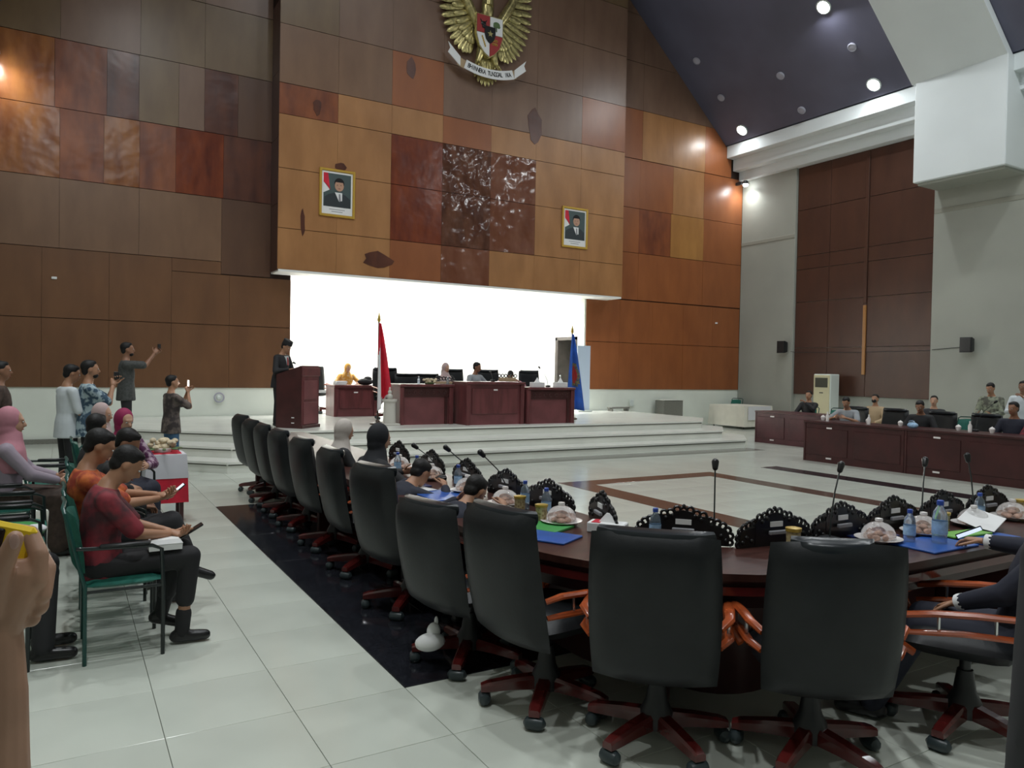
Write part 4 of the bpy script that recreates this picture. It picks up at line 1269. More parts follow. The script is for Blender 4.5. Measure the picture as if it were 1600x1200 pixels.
# ---- red and white draped stand
rt = thing('draped_stand', 'small stand draped in red and white cloth with flowers on it', 'table', (.95, 8.95, 0))
sq = lambda h, z: [(h * math.cos(2 * PI * k / 32) * (1 / max(abs(math.cos(2 * PI * k / 32)), abs(math.sin(2 * PI * k / 32)))) * (1 + .02 * math.sin(k * PI / 2)),
                    h * math.sin(2 * PI * k / 32) * (1 / max(abs(math.cos(2 * PI * k / 32)), abs(math.sin(2 * PI * k / 32)))) * (1 + .02 * math.sin(k * PI / 2)), z) for k in range(32)]
MB().loft([sq(.215, .22), sq(.205, .50)]).build('red_skirt', 'flag_red', rt, smooth=True)
MB().loft([sq(.212, .48), sq(.195, .72), sq(.19, .735)]).build('white_cover', 'batik_cloth_white', rt)
MB().loft([sq(.15, .735), sq(.14, .75)]).build('red_runner', 'flag_red', rt)
for sx in (-1, 1):
    for sy in (-1, 1):
        MB().box((sx * .15, sy * .15, .12), (.04, .04, .24)).build('leg', 'mahogany_dark', rt, smooth=False)
fa = thing('flower_arrangement', 'cream and white flowers on the red and white stand', 'flowers', (.92, 8.9, .75))
q = MB()
for k in range(22):
    a = random.uniform(0, 2 * PI); rr_ = random.uniform(0, .14)
    q.ell((rr_ * math.cos(a), rr_ * math.sin(a), .05 + random.uniform(0, .08)), (.035, .035, .028), seg=7, lat=5)
q.build('blossom', 'flower', fa)
lv = MB()
for k in range(8):
    a = 2 * PI * k / 8
    lv.ell((.15 * math.cos(a), .15 * math.sin(a), .04), (.05, .02, .012), Matrix.Rotation(a, 3, 'Z'), seg=8, lat=5)
lv.build('leaf', 'leaf', fa)
MB().lathe([(.08, 0), (.1, .04), (.02, .045)], seg=14).build('flower_bowl', 'china', fa)

# ---- portraits
def portrait(cx, cz, w, h, label, fair=True, s=1):
    t = thing('portrait', label, 'picture', (cx, 17.6, cz))
    for sx in (-1, 1):
        MB().box((sx * (w / 2 - .03), -.025, 0), (.06, .05, h), bev=.012).build('frame_side', 'gilt_frame', t, smooth=False)
    for sz in (-1, 1):
        MB().box((0, -.025, sz * (h / 2 - .03)), (w, .045, .06), bev=.012).build('frame_side', 'gilt_frame', t, smooth=False)
    w2, h2 = w - .11, h - .11
    MB().box((0, -.012, 0), (w2, .012, h2)).build('mount', 'paper', t, smooth=False)
    bot = -h2 / 2 + h2 * .18; top = h2 / 2 - h2 * .05; lx_, rx_ = -w2 / 2 + w2 * .06, w2 / 2 - w2 * .06
    P = MB()
    P.cur = 0; P.plate([(lx_, bot), (rx_, bot), (rx_, top), (lx_, top)], -.020, -.017)
    cw = rx_ - lx_; chh = top - bot
    X = lambda u: lx_ + cw * u
    Z = lambda v: bot + chh * v
    P.cur = 1; P.plate([(X(0), Z(.72)), (X(.24), Z(.5)), (X(.16), Z(1)), (X(0), Z(1))], -.0215, -.020)
    P.cur = 2; P.plate([(X(0), Z(.4)), (X(.22), Z(.5)), (X(.1), Z(.66)), (X(0), Z(.72))], -.0215, -.020)
    P.cur = 3; P.plate([(X(.02), Z(0)), (X(.98), Z(0)), (X(.97), Z(.27)), (X(.8), Z(.38)), (X(.6), Z(.43)), (X(.42), Z(.43)), (X(.18), Z(.36)), (X(.04), Z(.28))], -.0235, -.022)
    P.cur = 2; P.plate([(X(.41), Z(.44)), (X(.56), Z(.18)), (X(.68), Z(.2)), (X(.68), Z(.44))], -.0245, -.0235)
    P.cur = 4; P.plate([(X(.555), Z(.40)), (X(.61), Z(.40)), (X(.63), Z(.2)), (X(.585), Z(.16)), (X(.555), Z(.2))], -.0255, -.0245)
    oval = lambda cx_, cz_, a, b: [(X(cx_ + a * math.cos(2 * PI * k / 18)), Z(cz_ + b * math.sin(2 * PI * k / 18))) for k in range(18)]
    P.cur = 5; P.plate(oval(.57, .645, .165, .165), -.0255, -.0245)
    P.cur = 6; P.plate([(X(.40), Z(.66))] + [(X(.57 + .18 * math.cos(a)), Z(.72 + .16 * math.sin(a))) for a in [PI - PI * k / 10 for k in range(11)]] + [(X(.73), Z(.66)), (X(.71), Z(.75)), (X(.43), Z(.75))], -.0265, -.0255)
    for ex in (.5, .63):
        P.plate(oval(ex, .665, .02, .01), -.0265, -.0255)
    P.cur = 7; P.plate(oval(.57, .56, .05, .012), -.0265, -.0255)
    P.build('photograph', ['photo_teal', 'flag_red', 'paper', 'suit', 'ink', 'skin_fair', 'hair', 'lip'], t, smooth=False)
    for k, ww in enumerate((.5, .36)):
        MB().box((0, -.0185, -h2 / 2 + h2 * (.12 - .05 * k)), (w2 * ww, .002, .014)).build('caption_line', 'ink', t, smooth=False)
    return t
portrait(5.52, 5.78, .86, 1.12, 'gilt framed portrait of a man in dark suit and tie, above the lectern')
portrait(12.36, 5.73, .88, 1.14, 'gilt framed portrait of a man in dark suit, near the canopy end')


# ================================================================== people
PEND = []       # (object, voxel, smoothing, extra mesh builder) grown into one skin at the end


def soft(name, mb, m, parent, voxel, iters=4, extra=None):
    o = mb.build(name, m, parent)
    PEND.append((o, voxel, iters, extra))
    return o


def hand(mb, wrist, d, normal, side, curl=.5, s=1.0, spread=.12):
    """palm + five fingers; d: direction of the hand, normal: where the palm faces, side: +1 when the thumb leaves towards d x normal"""
    d = Vector(d).normalized(); n = Vector(normal); n = (n - d * n.dot(d)).normalized()
    w = d.cross(n) * side
    wrist = Vector(wrist)
    rings = []
    for t, hw, ht in ((-.02, .024, .019), (.02, .032, .016), (.06, .040, .014), (.088, .040, .011)):
        c = wrist + d * t * s
        rings.append([c + (w * hw * math.cos(a) + n * ht * math.sin(a)) * s for a in [2 * PI * k / 10 for k in range(10)]])
    mb.loft(rings)
    for k, (off, L) in enumerate(((.029, .070), (.010, .078), (-.010, .073), (-.029, .058))):
        p = wrist + (d * .075 + w * off) * s
        dd = (d + w * spread * (off / .03)).normalized()
        r = .0088 * s
        cl = curl * (1 + .12 * k)
        for q in range(3):
            ax = dd.cross(n)
            dd = (Matrix.Rotation(cl * (.7, .9, .6)[q], 3, ax) @ dd)
            e = p + dd * L * (.45, .32, .27)[q] * s
            mb.capsule(p, e, r, r * .88, 8, 2)
            p = e; r *= .88
    p = wrist + (d * .022 + w * .026) * s
    dd = (w * .75 + d * .65 + n * .25).normalized()
    r = .0105 * s
    for q, L in enumerate((.036, .032, .026)):
        e = p + dd * L * s
        mb.capsule(p, e, r, r * .86, 8, 2)
        p = e; r *= .86
        dd = (dd * .8 + d * .35 + n * (.25 * curl)).normalized()


def ik(a, c, L1, L2, hint):
    a, c = Vector(a), Vector(c)
    v = c - a
    D = min(v.length, (L1 + L2) * .995)
    u = v.normalized()
    c = a + u * D
    x = (L1 * L1 - L2 * L2 + D * D) / (2 * D)
    h = math.sqrt(max(0, L1 * L1 - x * x))
    hn = Vector(hint); hn = (hn - u * hn.dot(u)).normalized()
    return a + u * x + hn * h, c


def person(label, pos, yaw_, pose='stand', H=1.65, sit=.45, lean=0.0, nod=0.0, turn=0.0, tilt=0.0, skin='skin', shirt='white_shirt', sleeve='short', trousers='black_cloth',
           arms=(None, None), curl=.5, head='hair', scarf='hijab_black', hem=.09, legs=None, fine=False, skirt=False, collar=None, tie=False, beard=False, mask=False, slouch=0.0,
           shoes='shoe', group=None, palm=None, coat=False, hemd=-.17, elbow=None, spread=0.0, socks=0, cuffs=False):
    t = thing('person', label, 'person', pos, yaw_, group)
    s = H / 1.7
    vx = .0105 if fine else .015
    pz = .93 * s if pose == 'stand' else sit + .10
    P = Vector((0, 0, pz))
    U = Vector((0, math.sin(lean), math.cos(lean))); F = Vector((0, math.cos(lean), -math.sin(lean)))
    Xv = Vector((1, 0, 0))
    sl = lambda d: -slouch * (d / .5) ** 2 if d > 0 else 0
    at = lambda d, o=0.0, x=0.0: P + U * d * s + F * (o + .0) * s + Xv * x * s
    # spine bends forward when slouching
    def sp(d):
        a = lean + slouch * max(0, d) / .55
        # integrate roughly
        q = P.copy(); n_ = 8
        for k in range(n_):
            aa = lean + slouch * max(0, d) / .55 * (k + .5) / n_
            q += Vector((0, math.sin(aa), math.cos(aa))) * d * s / n_
        return q, Vector((0, math.cos(a), -math.sin(a))), Vector((0, math.sin(a), math.cos(a)))
    def torso(mb, g, ds, seg=16):
        rings = []
        for d, rx, ry, oy in ds:
            c, f_, u_ = sp(d)
            c = c + f_ * oy * s
            rings.append([c + Xv * (rx + g) * s * math.cos(2 * PI * k / seg) + f_ * (ry + g) * s * math.sin(2 * PI * k / seg) for k in range(seg)])
        mb.loft(rings)
    TD = [(-.10, .13, .10, 0), (-.04, .160, .112, 0), (.04, .158, .112, 0), (.14, .140, .105, .005), (.27, .155, .112, .008), (.38, .165, .105, .0), (.44, .145, .085, -.005), (.49, .085, .06, -.008), (.54, .056, .054, 0)]
    body = MB()
    torso(body, 0, TD)
    nb, nf, nu = sp(.50)
    # head
    Rh = Matrix.Rotation(turn, 3, 'Z') @ Matrix.Rotation(-(lean + slouch * .8) * .6 - nod, 3, 'X') @ Matrix.Rotation(tilt, 3, 'Y')
    hc = nb + nu * .055 * s + Rh @ Vector((0, .022, .115)) * s
    hd = lambda x, y, z: hc + Rh @ Vector((x, y, z)) * s
    body.capsule(nb, hd(0, -.012, -.03), .056 * s, .052 * s, 12)
    body.ell(hd(0, -.012, .028), (.074 * s, .092 * s, .086 * s), Rh, 16, 10)
    body.ell(hd(0, .022, -.03), (.060 * s, .068 * s, .084 * s), Rh, 16, 10)
    body.ell(hd(0, .040, -.082), (.040 * s, .042 * s, .030 * s), Rh)
    body.capsule(hd(0, .084, .012), hd(0, .104, -.028), .009 * s, .014 * s, 8)
    body.ell(hd(0, .074, .026), (.046 * s, .018 * s, .012 * s), Rh)
    if head != 'hijab':
        for sx in (-1, 1):
            body.ell(hd(sx * .075, -.008, -.008), (.010 * s, .020 * s, .031 * s), Rh, 10, 7)
    # arms
    sc, sf, su = sp(.425)
    shirt_mb = MB()
    g = .014
    extra = MB()
    wr_out = []
    cuff = {}
    for i, sx in enumerate((-1, 1)):
        S = sc + Xv * sx * .178 * s
        body.capsule(sc + Xv * sx * .09 * s, S, .058 * s, .052 * s)
        tg = arms[i]
        if tg is None:
            tg = (sx * .25, .06 + P.y, pz - .06 * s) if pose == 'stand' else (sx * .13, .30, pz + .10)
        hint = (sx * .5, -.6, -.5) if pose == 'stand' else (sx * .8, -.35, -.5)
        if elbow and elbow[i]:
            hint = elbow[i]
        if len(tg) == 4:
            E_ = Vector(tg[:3])
            body.capsule(S, E_, .049 * s, .042 * s)
            shirt_mb.capsule(sc + Xv * sx * .07 * s, S, (.058 + g) * s, (.053 + g) * s); shirt_mb.capsule(S, S + (E_ - S) * .9, (.053 + g) * s, (.050 + g) * s)
            wr_out.append((E_, Vector((0, 0, 1))))
            continue
        E_, Wp = ik(S, tg, .285 * s, .25 * s, hint)
        body.capsule(S, E_, .049 * s, .038 * s)
        body.capsule(E_, Wp, .039 * s, .026 * s)
        d = (Wp - E_).normalized()
        pn = palm[i] if palm and palm[i] else ((-sx, 0, 0) if pose == 'stand' and arms[i] is None else (0, .0, -1) if arms[i] is None else (-sx * .8, .2, -.1))
        thumb = Vector(d).cross(Vector(pn))
        want = Vector((0, .3, 1)) if arms[i] is not None else Vector((-sx, .5, 0))
        sd = 1 if thumb.dot(want) > 0 else -1
        hand(extra, Wp + d * .015 * s, d, pn, sd, curl, s)
        wr_out.append((Wp, d))
        shirt_mb.capsule(sc + Xv * sx * .07 * s, S, (.058 + g) * s, (.053 + g) * s)
        if sleeve == 'long':
            shirt_mb.capsule(S, E_, (.051 + g) * s, (.043 + g) * s); shirt_mb.capsule(E_, E_ + (Wp - E_) * .93, (.043 + g) * s, (.028 + g) * s)
        elif sleeve == 'short':
            shirt_mb.capsule(S, S + (E_ - S) * .86, (.053 + g) * s, (.050 + g) * s)
        cuff[i] = (E_, Wp)
    # legs
    tr = MB()
    hips = []
    lower = []
    for i, sx in enumerate((-1, 1)):
        Hp = P + Xv * sx * .085 * s + Vector((0, 0, -.03 * s))
        if legs and legs[i]:
            K, A, toe = [Vector(q) for q in legs[i]]
        elif pose == 'stand':
            K = Vector((sx * (.095 + spread) * s, .02, .50 * s)); A = Vector((sx * (.10 + spread * 1.6) * s, -.01, .085 * s)); toe = Vector((sx * .15, 1, 0))
        else:
            K = Vector((sx * .12 * s, .43 * s, sit + .075)); A = Vector((sx * .12 * s, .42 * s, .085)); toe = Vector((sx * .1, 1, 0))
        body.capsule(Hp, K, .078 * s, .052 * s); body.capsule(K, A, .052 * s, .036 * s)
        ft = toe.normalized()
        body.capsule(A + Vector((0, 0, -.045)) - ft * .03, A + ft * .13 * s + Vector((0, 0, -.055)), .032 * s, .026 * s)
        lower.append((Hp, K, A, ft))
        if not skirt:
            tr.capsule(Hp, K, (.084 + .012) * s, (.058 + .014) * s)
            e = K + (A - K) * max(0, min(1, (K.z - hem) / max(.01, K.z - A.z)))
            tr.capsule(K, e, (.058 + .013) * s, (.046 + .016) * s)
    o_body = soft('body', body, skin, t, vx, 3, extra)
    # garments
    low = [d for d in TD if d[0] < .16]
    if skirt:
        rings = []
        if pose == 'stand':
            for z, rx, ry in ((.06, .22, .19), (.4, .20, .17), (.75, .175, .145), (1.0, .165, .125)):
                rings.append([Vector((rx * s * math.cos(2 * PI * k / 20), ry * s * math.sin(2 * PI * k / 20), z * s)) for k in range(20)])
            tr.loft(rings)
        else:
            for sx in (-1, 1):
                tr.capsule(P + Xv * sx * .07, Vector((sx * .1, .42 * s, sit + .08)), .11 * s, .09 * s)
                tr.capsule(Vector((sx * .1, .43 * s, sit + .07)), Vector((sx * .11, .41 * s, .12)), .10 * s, .10 * s)
            tr.capsule(Vector((0, .2, sit + .08)), Vector((0, .43 * s, sit + .06)), .1, .1); tr.capsule(Vector((0, .43 * s, sit + .04)), Vector((0, .42 * s, .14)), .10, .10)
    torso(tr, .016, [d for d in TD if d[0] <= .05])
    soft('skirt' if skirt else 'trousers', tr, trousers, t, max(vx, .012), 4)
    torso(shirt_mb, g + (.008 if coat else 0) , [(hemd, .182, .136, 0), (max(-.04, hemd + .03), .174, .126, 0), (.04, .164, .120, 0)] + TD[3:8] if pose == 'stand' else [(-.09, .165, .125, 0)] + TD[1:8])
    soft('jacket' if coat else 'shirt', shirt_mb, shirt, t, vx, 3)
    if coat:
        c0, f0, u0_ = sp(.30); c1, _, _ = sp(.47)
        v_ = MB()
        a0 = c0 + f0 * .145 * s; a1 = c1 + f0 * .105 * s
        v_.loft([[a0 + Xv * .012 * s, a0 - Xv * .012 * s, a0 - Xv * .012 * s - f0 * .03, a0 + Xv * .012 * s - f0 * .03], [a1 + Xv * .05 * s, a1 - Xv * .05 * s, a1 - Xv * .05 * s - f0 * .05, a1 + Xv * .05 * s - f0 * .05]])
        v_.build('shirt_front', 'white_shirt', t)
        w_ = MB()
        b0 = a0 + f0 * .006; b1 = a1 + f0 * .006 - (a1 - a0) * .1
        w_.loft([[b0 + Xv * .018 * s, b0 - Xv * .018 * s, b0 - Xv * .018 * s + f0 * .008, b0 + Xv * .018 * s + f0 * .008], [b1 + Xv * .014 * s, b1 - Xv * .014 * s, b1 - Xv * .014 * s + f0 * .008, b1 + Xv * .014 * s + f0 * .008]])
        w_.build('necktie', 'red_paint', t)
    # shoes
    for Hp, K, A, ft in lower:
        sh = MB()
        sh.capsule(A + Vector((0, 0, -.040)) - ft * .035, A + ft * .145 * s + Vector((0, 0, -.048)), .042 * s, .036 * s, 12)
        sh.capsule(A + Vector((0, 0, .0)), A + Vector((0, 0, -.04)), .043 * s, .043 * s)
        soft('shoe', sh, shoes, t, .012, 3)
    if socks:
        for Hp, K, A, ft in lower:
            MB().capsule(A + Vector((0, 0, -.02)), A + (K - A).normalized() * socks, .046 * s, .050 * s).build('sock', 'black_cloth', t)
    if cuffs:
        for E_, Wp in cuff.values():
            u = (Wp - E_).normalized()
            MB().tube([Wp - u * .03, Wp + u * .004], .041 * s, 12).build('shirt_cuff', 'paper', t)
    # head gear
    if head in ('hair', 'peci', 'bald'):
        h = MB()
        h.ell(hd(0, -.026, .037), (.0800 * s, .0935 * s, .0855 * s), Rh, 18, 12)
        h.ell(hd(0, -.055, -.02), (.066 * s, .05 * s, .06 * s), Rh, 14, 9)
        if head == 'hair':
            h.ell(hd(.008, .016, .086), (.054 * s, .050 * s, .030 * s), Rh, 14, 8)
        soft('hair', h, 'hair', t, .009 if fine else .012, 3)
    if head == 'peci':
        h = MB()
        h.loft([[hd(.086 * math.cos(a), -.008 + .105 * math.sin(a), .055) for a in [2 * PI * k / 20 for k in range(20)]],
                [hd(.082 * math.cos(a), -.014 + .10 * math.sin(a), .135) for a in [2 * PI * k / 20 for k in range(20)]],
                [hd(.07 * math.cos(a), -.014 + .088 * math.sin(a), .142) for a in [2 * PI * k / 20 for k in range(20)]]])
        h.build('cap', 'black_cloth', t, angle=50)
    if head == 'hijab':
        h = MB()
        h.ell(hd(0, -.034, .020), (.093 * s, .104 * s, .122 * s), Rh, 18, 12)
        h.capsule(hd(0, -.03, -.06), hd(0, .03, -.135), .085 * s, .062 * s, 16)
        c, f_, u_ = sp(.43)
        seg = 18
        rings = []
        for d, rx, ry, oy in ((.58, .075, .08, .02), (.50, .115, .10, .015), (.42, .185, .125, .01), (.33, .195, .135, .015), (.22, .17, .13, .03)):
            c, f_, u_ = sp(d)
            rings.append([c + f_ * oy * s + Xv * rx * s * math.cos(2 * PI * k / seg) + f_ * ry * s * (1.05 if math.sin(2 * PI * k / seg) > 0 else 1.0) * math.sin(2 * PI * k / seg) for k in range(seg)])
        h.loft(rings[::-1])
        soft('scarf', h, scarf, t, vx, 5)
    if beard:
        h = MB()
        h.ell(hd(0, .042, -.078), (.052 * s, .05 * s, .036 * s), Rh)
        soft('beard', h, 'hair', t, .01, 2)
    if mask:
        h = MB()
        h.ell(hd(0, .055, -.045), (.056 * s, .055 * s, .048 * s), Rh)
        h.build('face_mask', 'black_cloth', t)
    # eyes, mouth
    for sx in (-1, 1):
        e = MB().ell(hd(sx * .029, .083, .006), (.012 * s, .007 * s, .007 * s), Rh, 8, 5).build('eye', 'eye_white', t)
        MB().ell(hd(sx * .029, .0885, .006), (.0055 * s, .004 * s, .006 * s), Rh, 8, 5).build('iris', 'hair', e)
    if not mask:
        MB().ell(hd(0, .083, -.062), (.022 * s, .010 * s, .007 * s), Rh, 10, 5).build('mouth', 'lip', t)
    t_data = dict(root=t, wrists=wr_out, head=hc, hd=hd, pos=Vector(pos), yaw=yaw_, s=s)
    return t_data


def world(p, q):
    return p['pos'] + Matrix.Rotation(p['yaw'], 3, 'Z') @ Vector(q)


def grip(p, i, d=.09, n=.0):
    w, dr = p['wrists'][i]
    return world(p, w + dr * d * p['s'])


def phone(loc, rot, label, screen='black_glass', name='phone', size=(.075, .009, .155), case='black_glass', flip=1, lens=False):
    t = thing(name, label, 'phone' if name == 'phone' else 'camera', loc)
    t.rotation_euler = rot
    MB().box((0, 0, 0), size, bev=.003).build('phone_body', case, t, smooth=False)
    MB().box((0, flip * (size[1] / 2 + .0006), 0), (size[0] * .9, .0012, size[2] * .93)).build('screen', screen, t, smooth=False)
    if lens:
        MB().lathe([(.009, 0), (.009, .003), (.002, .003)], seg=12).build('lens', 'screen_hot', t, loc=(.02, -flip * size[1] / 2, size[2] * .36)).rotation_euler = (PI / 2, 0, 0)
    return t


FX = face(1, 0)
# --- audience, front row
p_red = person('man in a maroon batik shirt bending over his phone on a green chair', (.20, 5.06, 0), FX, 'sit', 1.56, .42, lean=-.16, slouch=.52, nod=.50, skin='skin', shirt='batik_red', sleeve='short',
               trousers='black_cloth', arms=((.02, .36, .675), (.04, .37, .66)), curl=.75, hem=.27, fine=True, socks=.10,
               legs=(((-.06, .44, .55), (-.10, .33, .15), (0, 1, -.3)), ((.10, .47, .53), (.10, .43, .085), (.1, 1, 0))), palm=((.5, .3, .8), (-.4, .2, .9)), elbow=((-.8, -.5, -.6), (.8, -.5, -.7)))
phone(grip(p_red, 1, .12) + Vector((.03, .0, .02)), (R(-60), 0, FX), 'dark phone in the hands of the man in maroon batik', 'black_glass')
t = thing('snack_carton', 'white folded carton lying on the lap of the man in maroon batik', 'box', world(p_red, (.10, .33, .59)), FX)
MB().loft([[(-.06, -.09, 0), (.06, -.09, 0), (.06, .09, 0), (-.06, .09, 0)], [(-.062, -.092, .035), (.062, -.092, .035), (.062, .092, .035), (-.062, .092, .035)]]).build('carton', 'paper', t, smooth=False)
MB().loft([[(-.064, -.094, .037), (.064, -.094, .037), (.064, .094, .037), (-.064, .094, .037)], [(-.045, -.075, .062), (.045, -.075, .062), (.045, .075, .062), (-.045, .075, .062)]]).build('carton_lid', 'paper', t, smooth=False)
for i, sx in enumerate((-1, 1)):
    pass
p_or = person('man in an orange batik shirt with crossed legs looking at a bright phone', (.17, 5.72, 0), FX, 'sit', 1.62, .43, lean=-.22, slouch=.34, nod=.45, skin='skin', shirt='batik_orange', sleeve='short',
              trousers='charcoal', arms=((.02, .38, .80), (.07, .39, .78)), curl=.7, fine=True,
              legs=(((-.10, .46, .53), (-.12, .45, .085), (0, 1, 0)), ((.04, .48, .62), (-.05, .62, .28), (.2, 1, -.35))), palm=((.5, .2, .8), (-.4, .2, .8)))
phone(grip(p_or, 1, .11) + Vector((.03, .03, .03)), (R(-50), 0, FX), 'phone with a bright white screen held by the man in orange batik', 'screen', flip=-1)
p_c = person('dark haired person in black beyond the man in orange batik', (.22, 6.38, 0), FX, 'sit', 1.56, .43, lean=.1, slouch=.3, nod=.4, turn=-.3, skin='skin_dark', shirt='black_cloth', sleeve='long', trousers='black_cloth')
p_a = person('man with a long face turned towards the standing photographers, black jacket', (.20, 7.28, 0), FX, 'sit', 1.6, .43, lean=.0, slouch=.1, nod=.1, turn=.9, skin='skin', shirt='black_cloth', sleeve='long', trousers='jeans')
p_mag = person('woman in a magenta scarf smiling, in a violet patterned dress', (.46, 8.3, 0), face(.5, -1), 'sit', 1.56, .43, lean=.1, slouch=.12, nod=.05, turn=.0, skin='skin_fair', shirt='batik_violet', sleeve='long',
               trousers='navy_cloth', head='hijab', scarf='hijab_magenta', skirt=True, arms=((-.10, .34, .72), (.16, .30, .70)), fine=True)
person('woman in a pale rose scarf half hidden behind the magenta scarf', (.34, 9.3, 0), FX, 'sit', 1.56, .43, nod=.15, turn=-.5, skin='skin_fair', shirt='hijab_pale', sleeve='long', trousers='black_cloth', head='hijab', scarf='hijab_pale', skirt=True)
# back row
person('seated person of whom only dark trousers show beside the raised hand, picture edge', (-.50, 5.12, 0), FX, 'sit', 1.66, .43, lean=-.12, skin='skin', shirt='charcoal', trousers='charcoal', fine=True)
p_rose = person('woman in a rose scarf and grey lilac blouse, seen from the side', (-.42, 7.8, 0), FX, 'sit', 1.64, .43, lean=.0, slouch=.05, nod=.05, skin='skin_fair', shirt='lilac_cloth', sleeve='long', trousers='brown_cloth', skirt=True,
                head='hijab', scarf='hijab_pink', arms=((-.1, .36, .68), (.08, .38, .66)), fine=True)
# --- standing photographers
p_l = person('man in a dark brown shirt standing at the very edge of the picture', (-.66, 10.9, 0), FX, 'stand', 1.68, skin='skin_dark', shirt='brown_cloth', sleeve='long', trousers='black_cloth', nod=.05)
p_w = person('young man in a white shirt and black trousers, face turned down', (.04, 11.1, 0), face(.9, .35), 'stand', 1.66, nod=.3, turn=-.2, skin='skin', shirt='white_shirt', sleeve='short', trousers='black_cloth', arms=((-.08, .28, 1.02), (.12, .28, 1.0)))
p_b = person('bearded man in a blue white batik shirt filming with a small camera', (.27, 11.0, 0), face(1, .05), 'stand', 1.71, skin='skin', shirt='batik_blue', sleeve='short', trousers='black_cloth', beard=True,
             arms=((-.06, .30, 1.43), (.04, .27, 1.40)), curl=.55, palm=((1, .2, 0), (-1, .2, 0)), nod=.02, elbow=((-.4, 0, -.9), (.4, 0, -.9)))
phone(grip(p_b, 1, .1) + Vector((.03, .03, .05)), (0, 0, FX), 'small black camera raised by the bearded man in blue white batik', name='camera', size=(.14, .06, .09), case='plastic')
p_d = person('man in a dark grey shirt standing on the stage step filming with raised arms', (.86, 13.6, .353), face(1, -.05), 'stand', 1.66, skin='skin_dark', shirt='dark_shirt', sleeve='short', trousers='black_cloth',
             arms=((-.06, .42, 1.50), (.06, .40, 1.50)), curl=.55, palm=((1, .2, 0), (-1, .2, 0)), beard=True, elbow=((-.4, 0, -.9), (.4, 0, -.9)))
phone(grip(p_d, 1, .1) + Vector((.03, .04, .05)), (0, 0, FX), 'small dark camera held up by the man in the dark grey shirt', name='camera', size=(.12, .04, .075), case='plastic')
p_j = person('man in brown patterned shirt and blue jeans holding up a phone with bright lamp', (1.36, 12.1, 0), face(.95, .25), 'stand', 1.52, skin='skin', shirt='batik_brown', sleeve='short', trousers='jeans', nod=-.02, turn=-.15,
             arms=((-.02, .24, 1.28), (.06, .22, 1.27)), curl=.55, palm=((1, .2, 0), (-1, .2, 0)), elbow=((-.4, 0, -.9), (.4, 0, -.9)))
phone(grip(p_j, 1, .1) + Vector((.02, .02, .06)), (0, 0, face(1, .2)), 'phone with a glaring white screen held up by the man in blue jeans', 'screen_hot', flip=-1, size=(.07, .009, .10))
# --- speaker
p_s = person('man in a dark suit and black cap reading at the lectern', (3.60, 14.90, .53), face(.66, -.75), 'stand', 1.66, lean=.06, slouch=.12, nod=.4, skin='skin', shirt='black_cloth', sleeve='long', trousers='black_cloth', head='peci', coat=True,
             arms=((-.16, .30, 1.10), (.16, .30, 1.10)), palm=((0, 0, -1), (0, 0, -1)))
# --- stage
person('woman in a mustard and cream scarf bending over her desk by the niche', (6.08, 18.5, .53), PI, 'sit', 1.56, .46, lean=.12, slouch=.25, nod=.4, skin='skin_fair', shirt='yellow_cloth', sleeve='long', trousers='black_cloth', head='hijab', scarf='yellow_cloth', skirt=True, arms=((-.2, .38, .76), (.2, .38, .76)))
person('woman in a pale pink scarf and black jacket at the stage desk', (7.5, 15.7, .53), face(-.1, -1), 'sit', 1.58, .46, nod=.2, turn=.3, skin='skin_fair', shirt='black_cloth', sleeve='long', trousers='black_cloth', head='hijab', scarf='hijab_pale', skirt=True)
person('man in a pale grey shirt at the central stage desk looking aside', (8.06, 15.35, .53), face(.3, -1), 'sit', 1.64, .48, lean=.1, nod=.15, turn=.4, skin='skin_dark', shirt='grey_cloth', sleeve='long', trousers='black_cloth', arms=((-.2, .36, .78), (.2, .36, .78)))
person('dark haired person in a mauve top bending low over the central stage desk', (8.98, 15.5, .53), face(-.2, -1), 'sit', 1.56, .46, lean=.35, slouch=.4, nod=.5, skin='skin', shirt='hijab_pink', sleeve='long', trousers='black_cloth', arms=((-.2, .42, .9), (.2, .42, .9)))
# --- at the long table
person('woman in a black scarf and black dress at the long table', (2.14, 5.93, 0), face(1, .1), 'sit', 1.54, .42, lean=.10, slouch=.10, nod=.15, skin='skin_fair', shirt='black_cloth', sleeve='long', trousers='black_cloth', head='hijab', scarf='hijab_black', skirt=True, arms=((-.14, .40, .80), (.18, .38, .80)), fine=True)
person('woman in an off white scarf at the long table', (2.22, 7.05, 0), face(1, .1), 'sit', 1.46, .42, lean=.08, slouch=.1, nod=.2, skin='skin_fair', shirt='black_cloth', sleeve='long', trousers='black_cloth', head='hijab', scarf='hijab_white', skirt=True)
person('man with bent head and bare ear behind a swivel chair, reading the white print', (2.00, 5.22, 0), face(1, .35), 'sit', 1.46, .38, lean=.42, slouch=.62, nod=.1, skin='skin', shirt='navy_cloth', sleeve='long', trousers='black_cloth', arms=((-.22, .45, .80), (.2, .45, .80)), fine=True)
person('dark haired man bowed low beside the deep blue folder at the table', (1.98, 4.28, 0), face(1, .35), 'sit', 1.46, .38, lean=.42, slouch=.62, nod=.1, skin='skin', shirt='navy_cloth', sleeve='long', trousers='black_cloth', arms=((-.24, .45, .80), (.2, .45, .80)), fine=True)
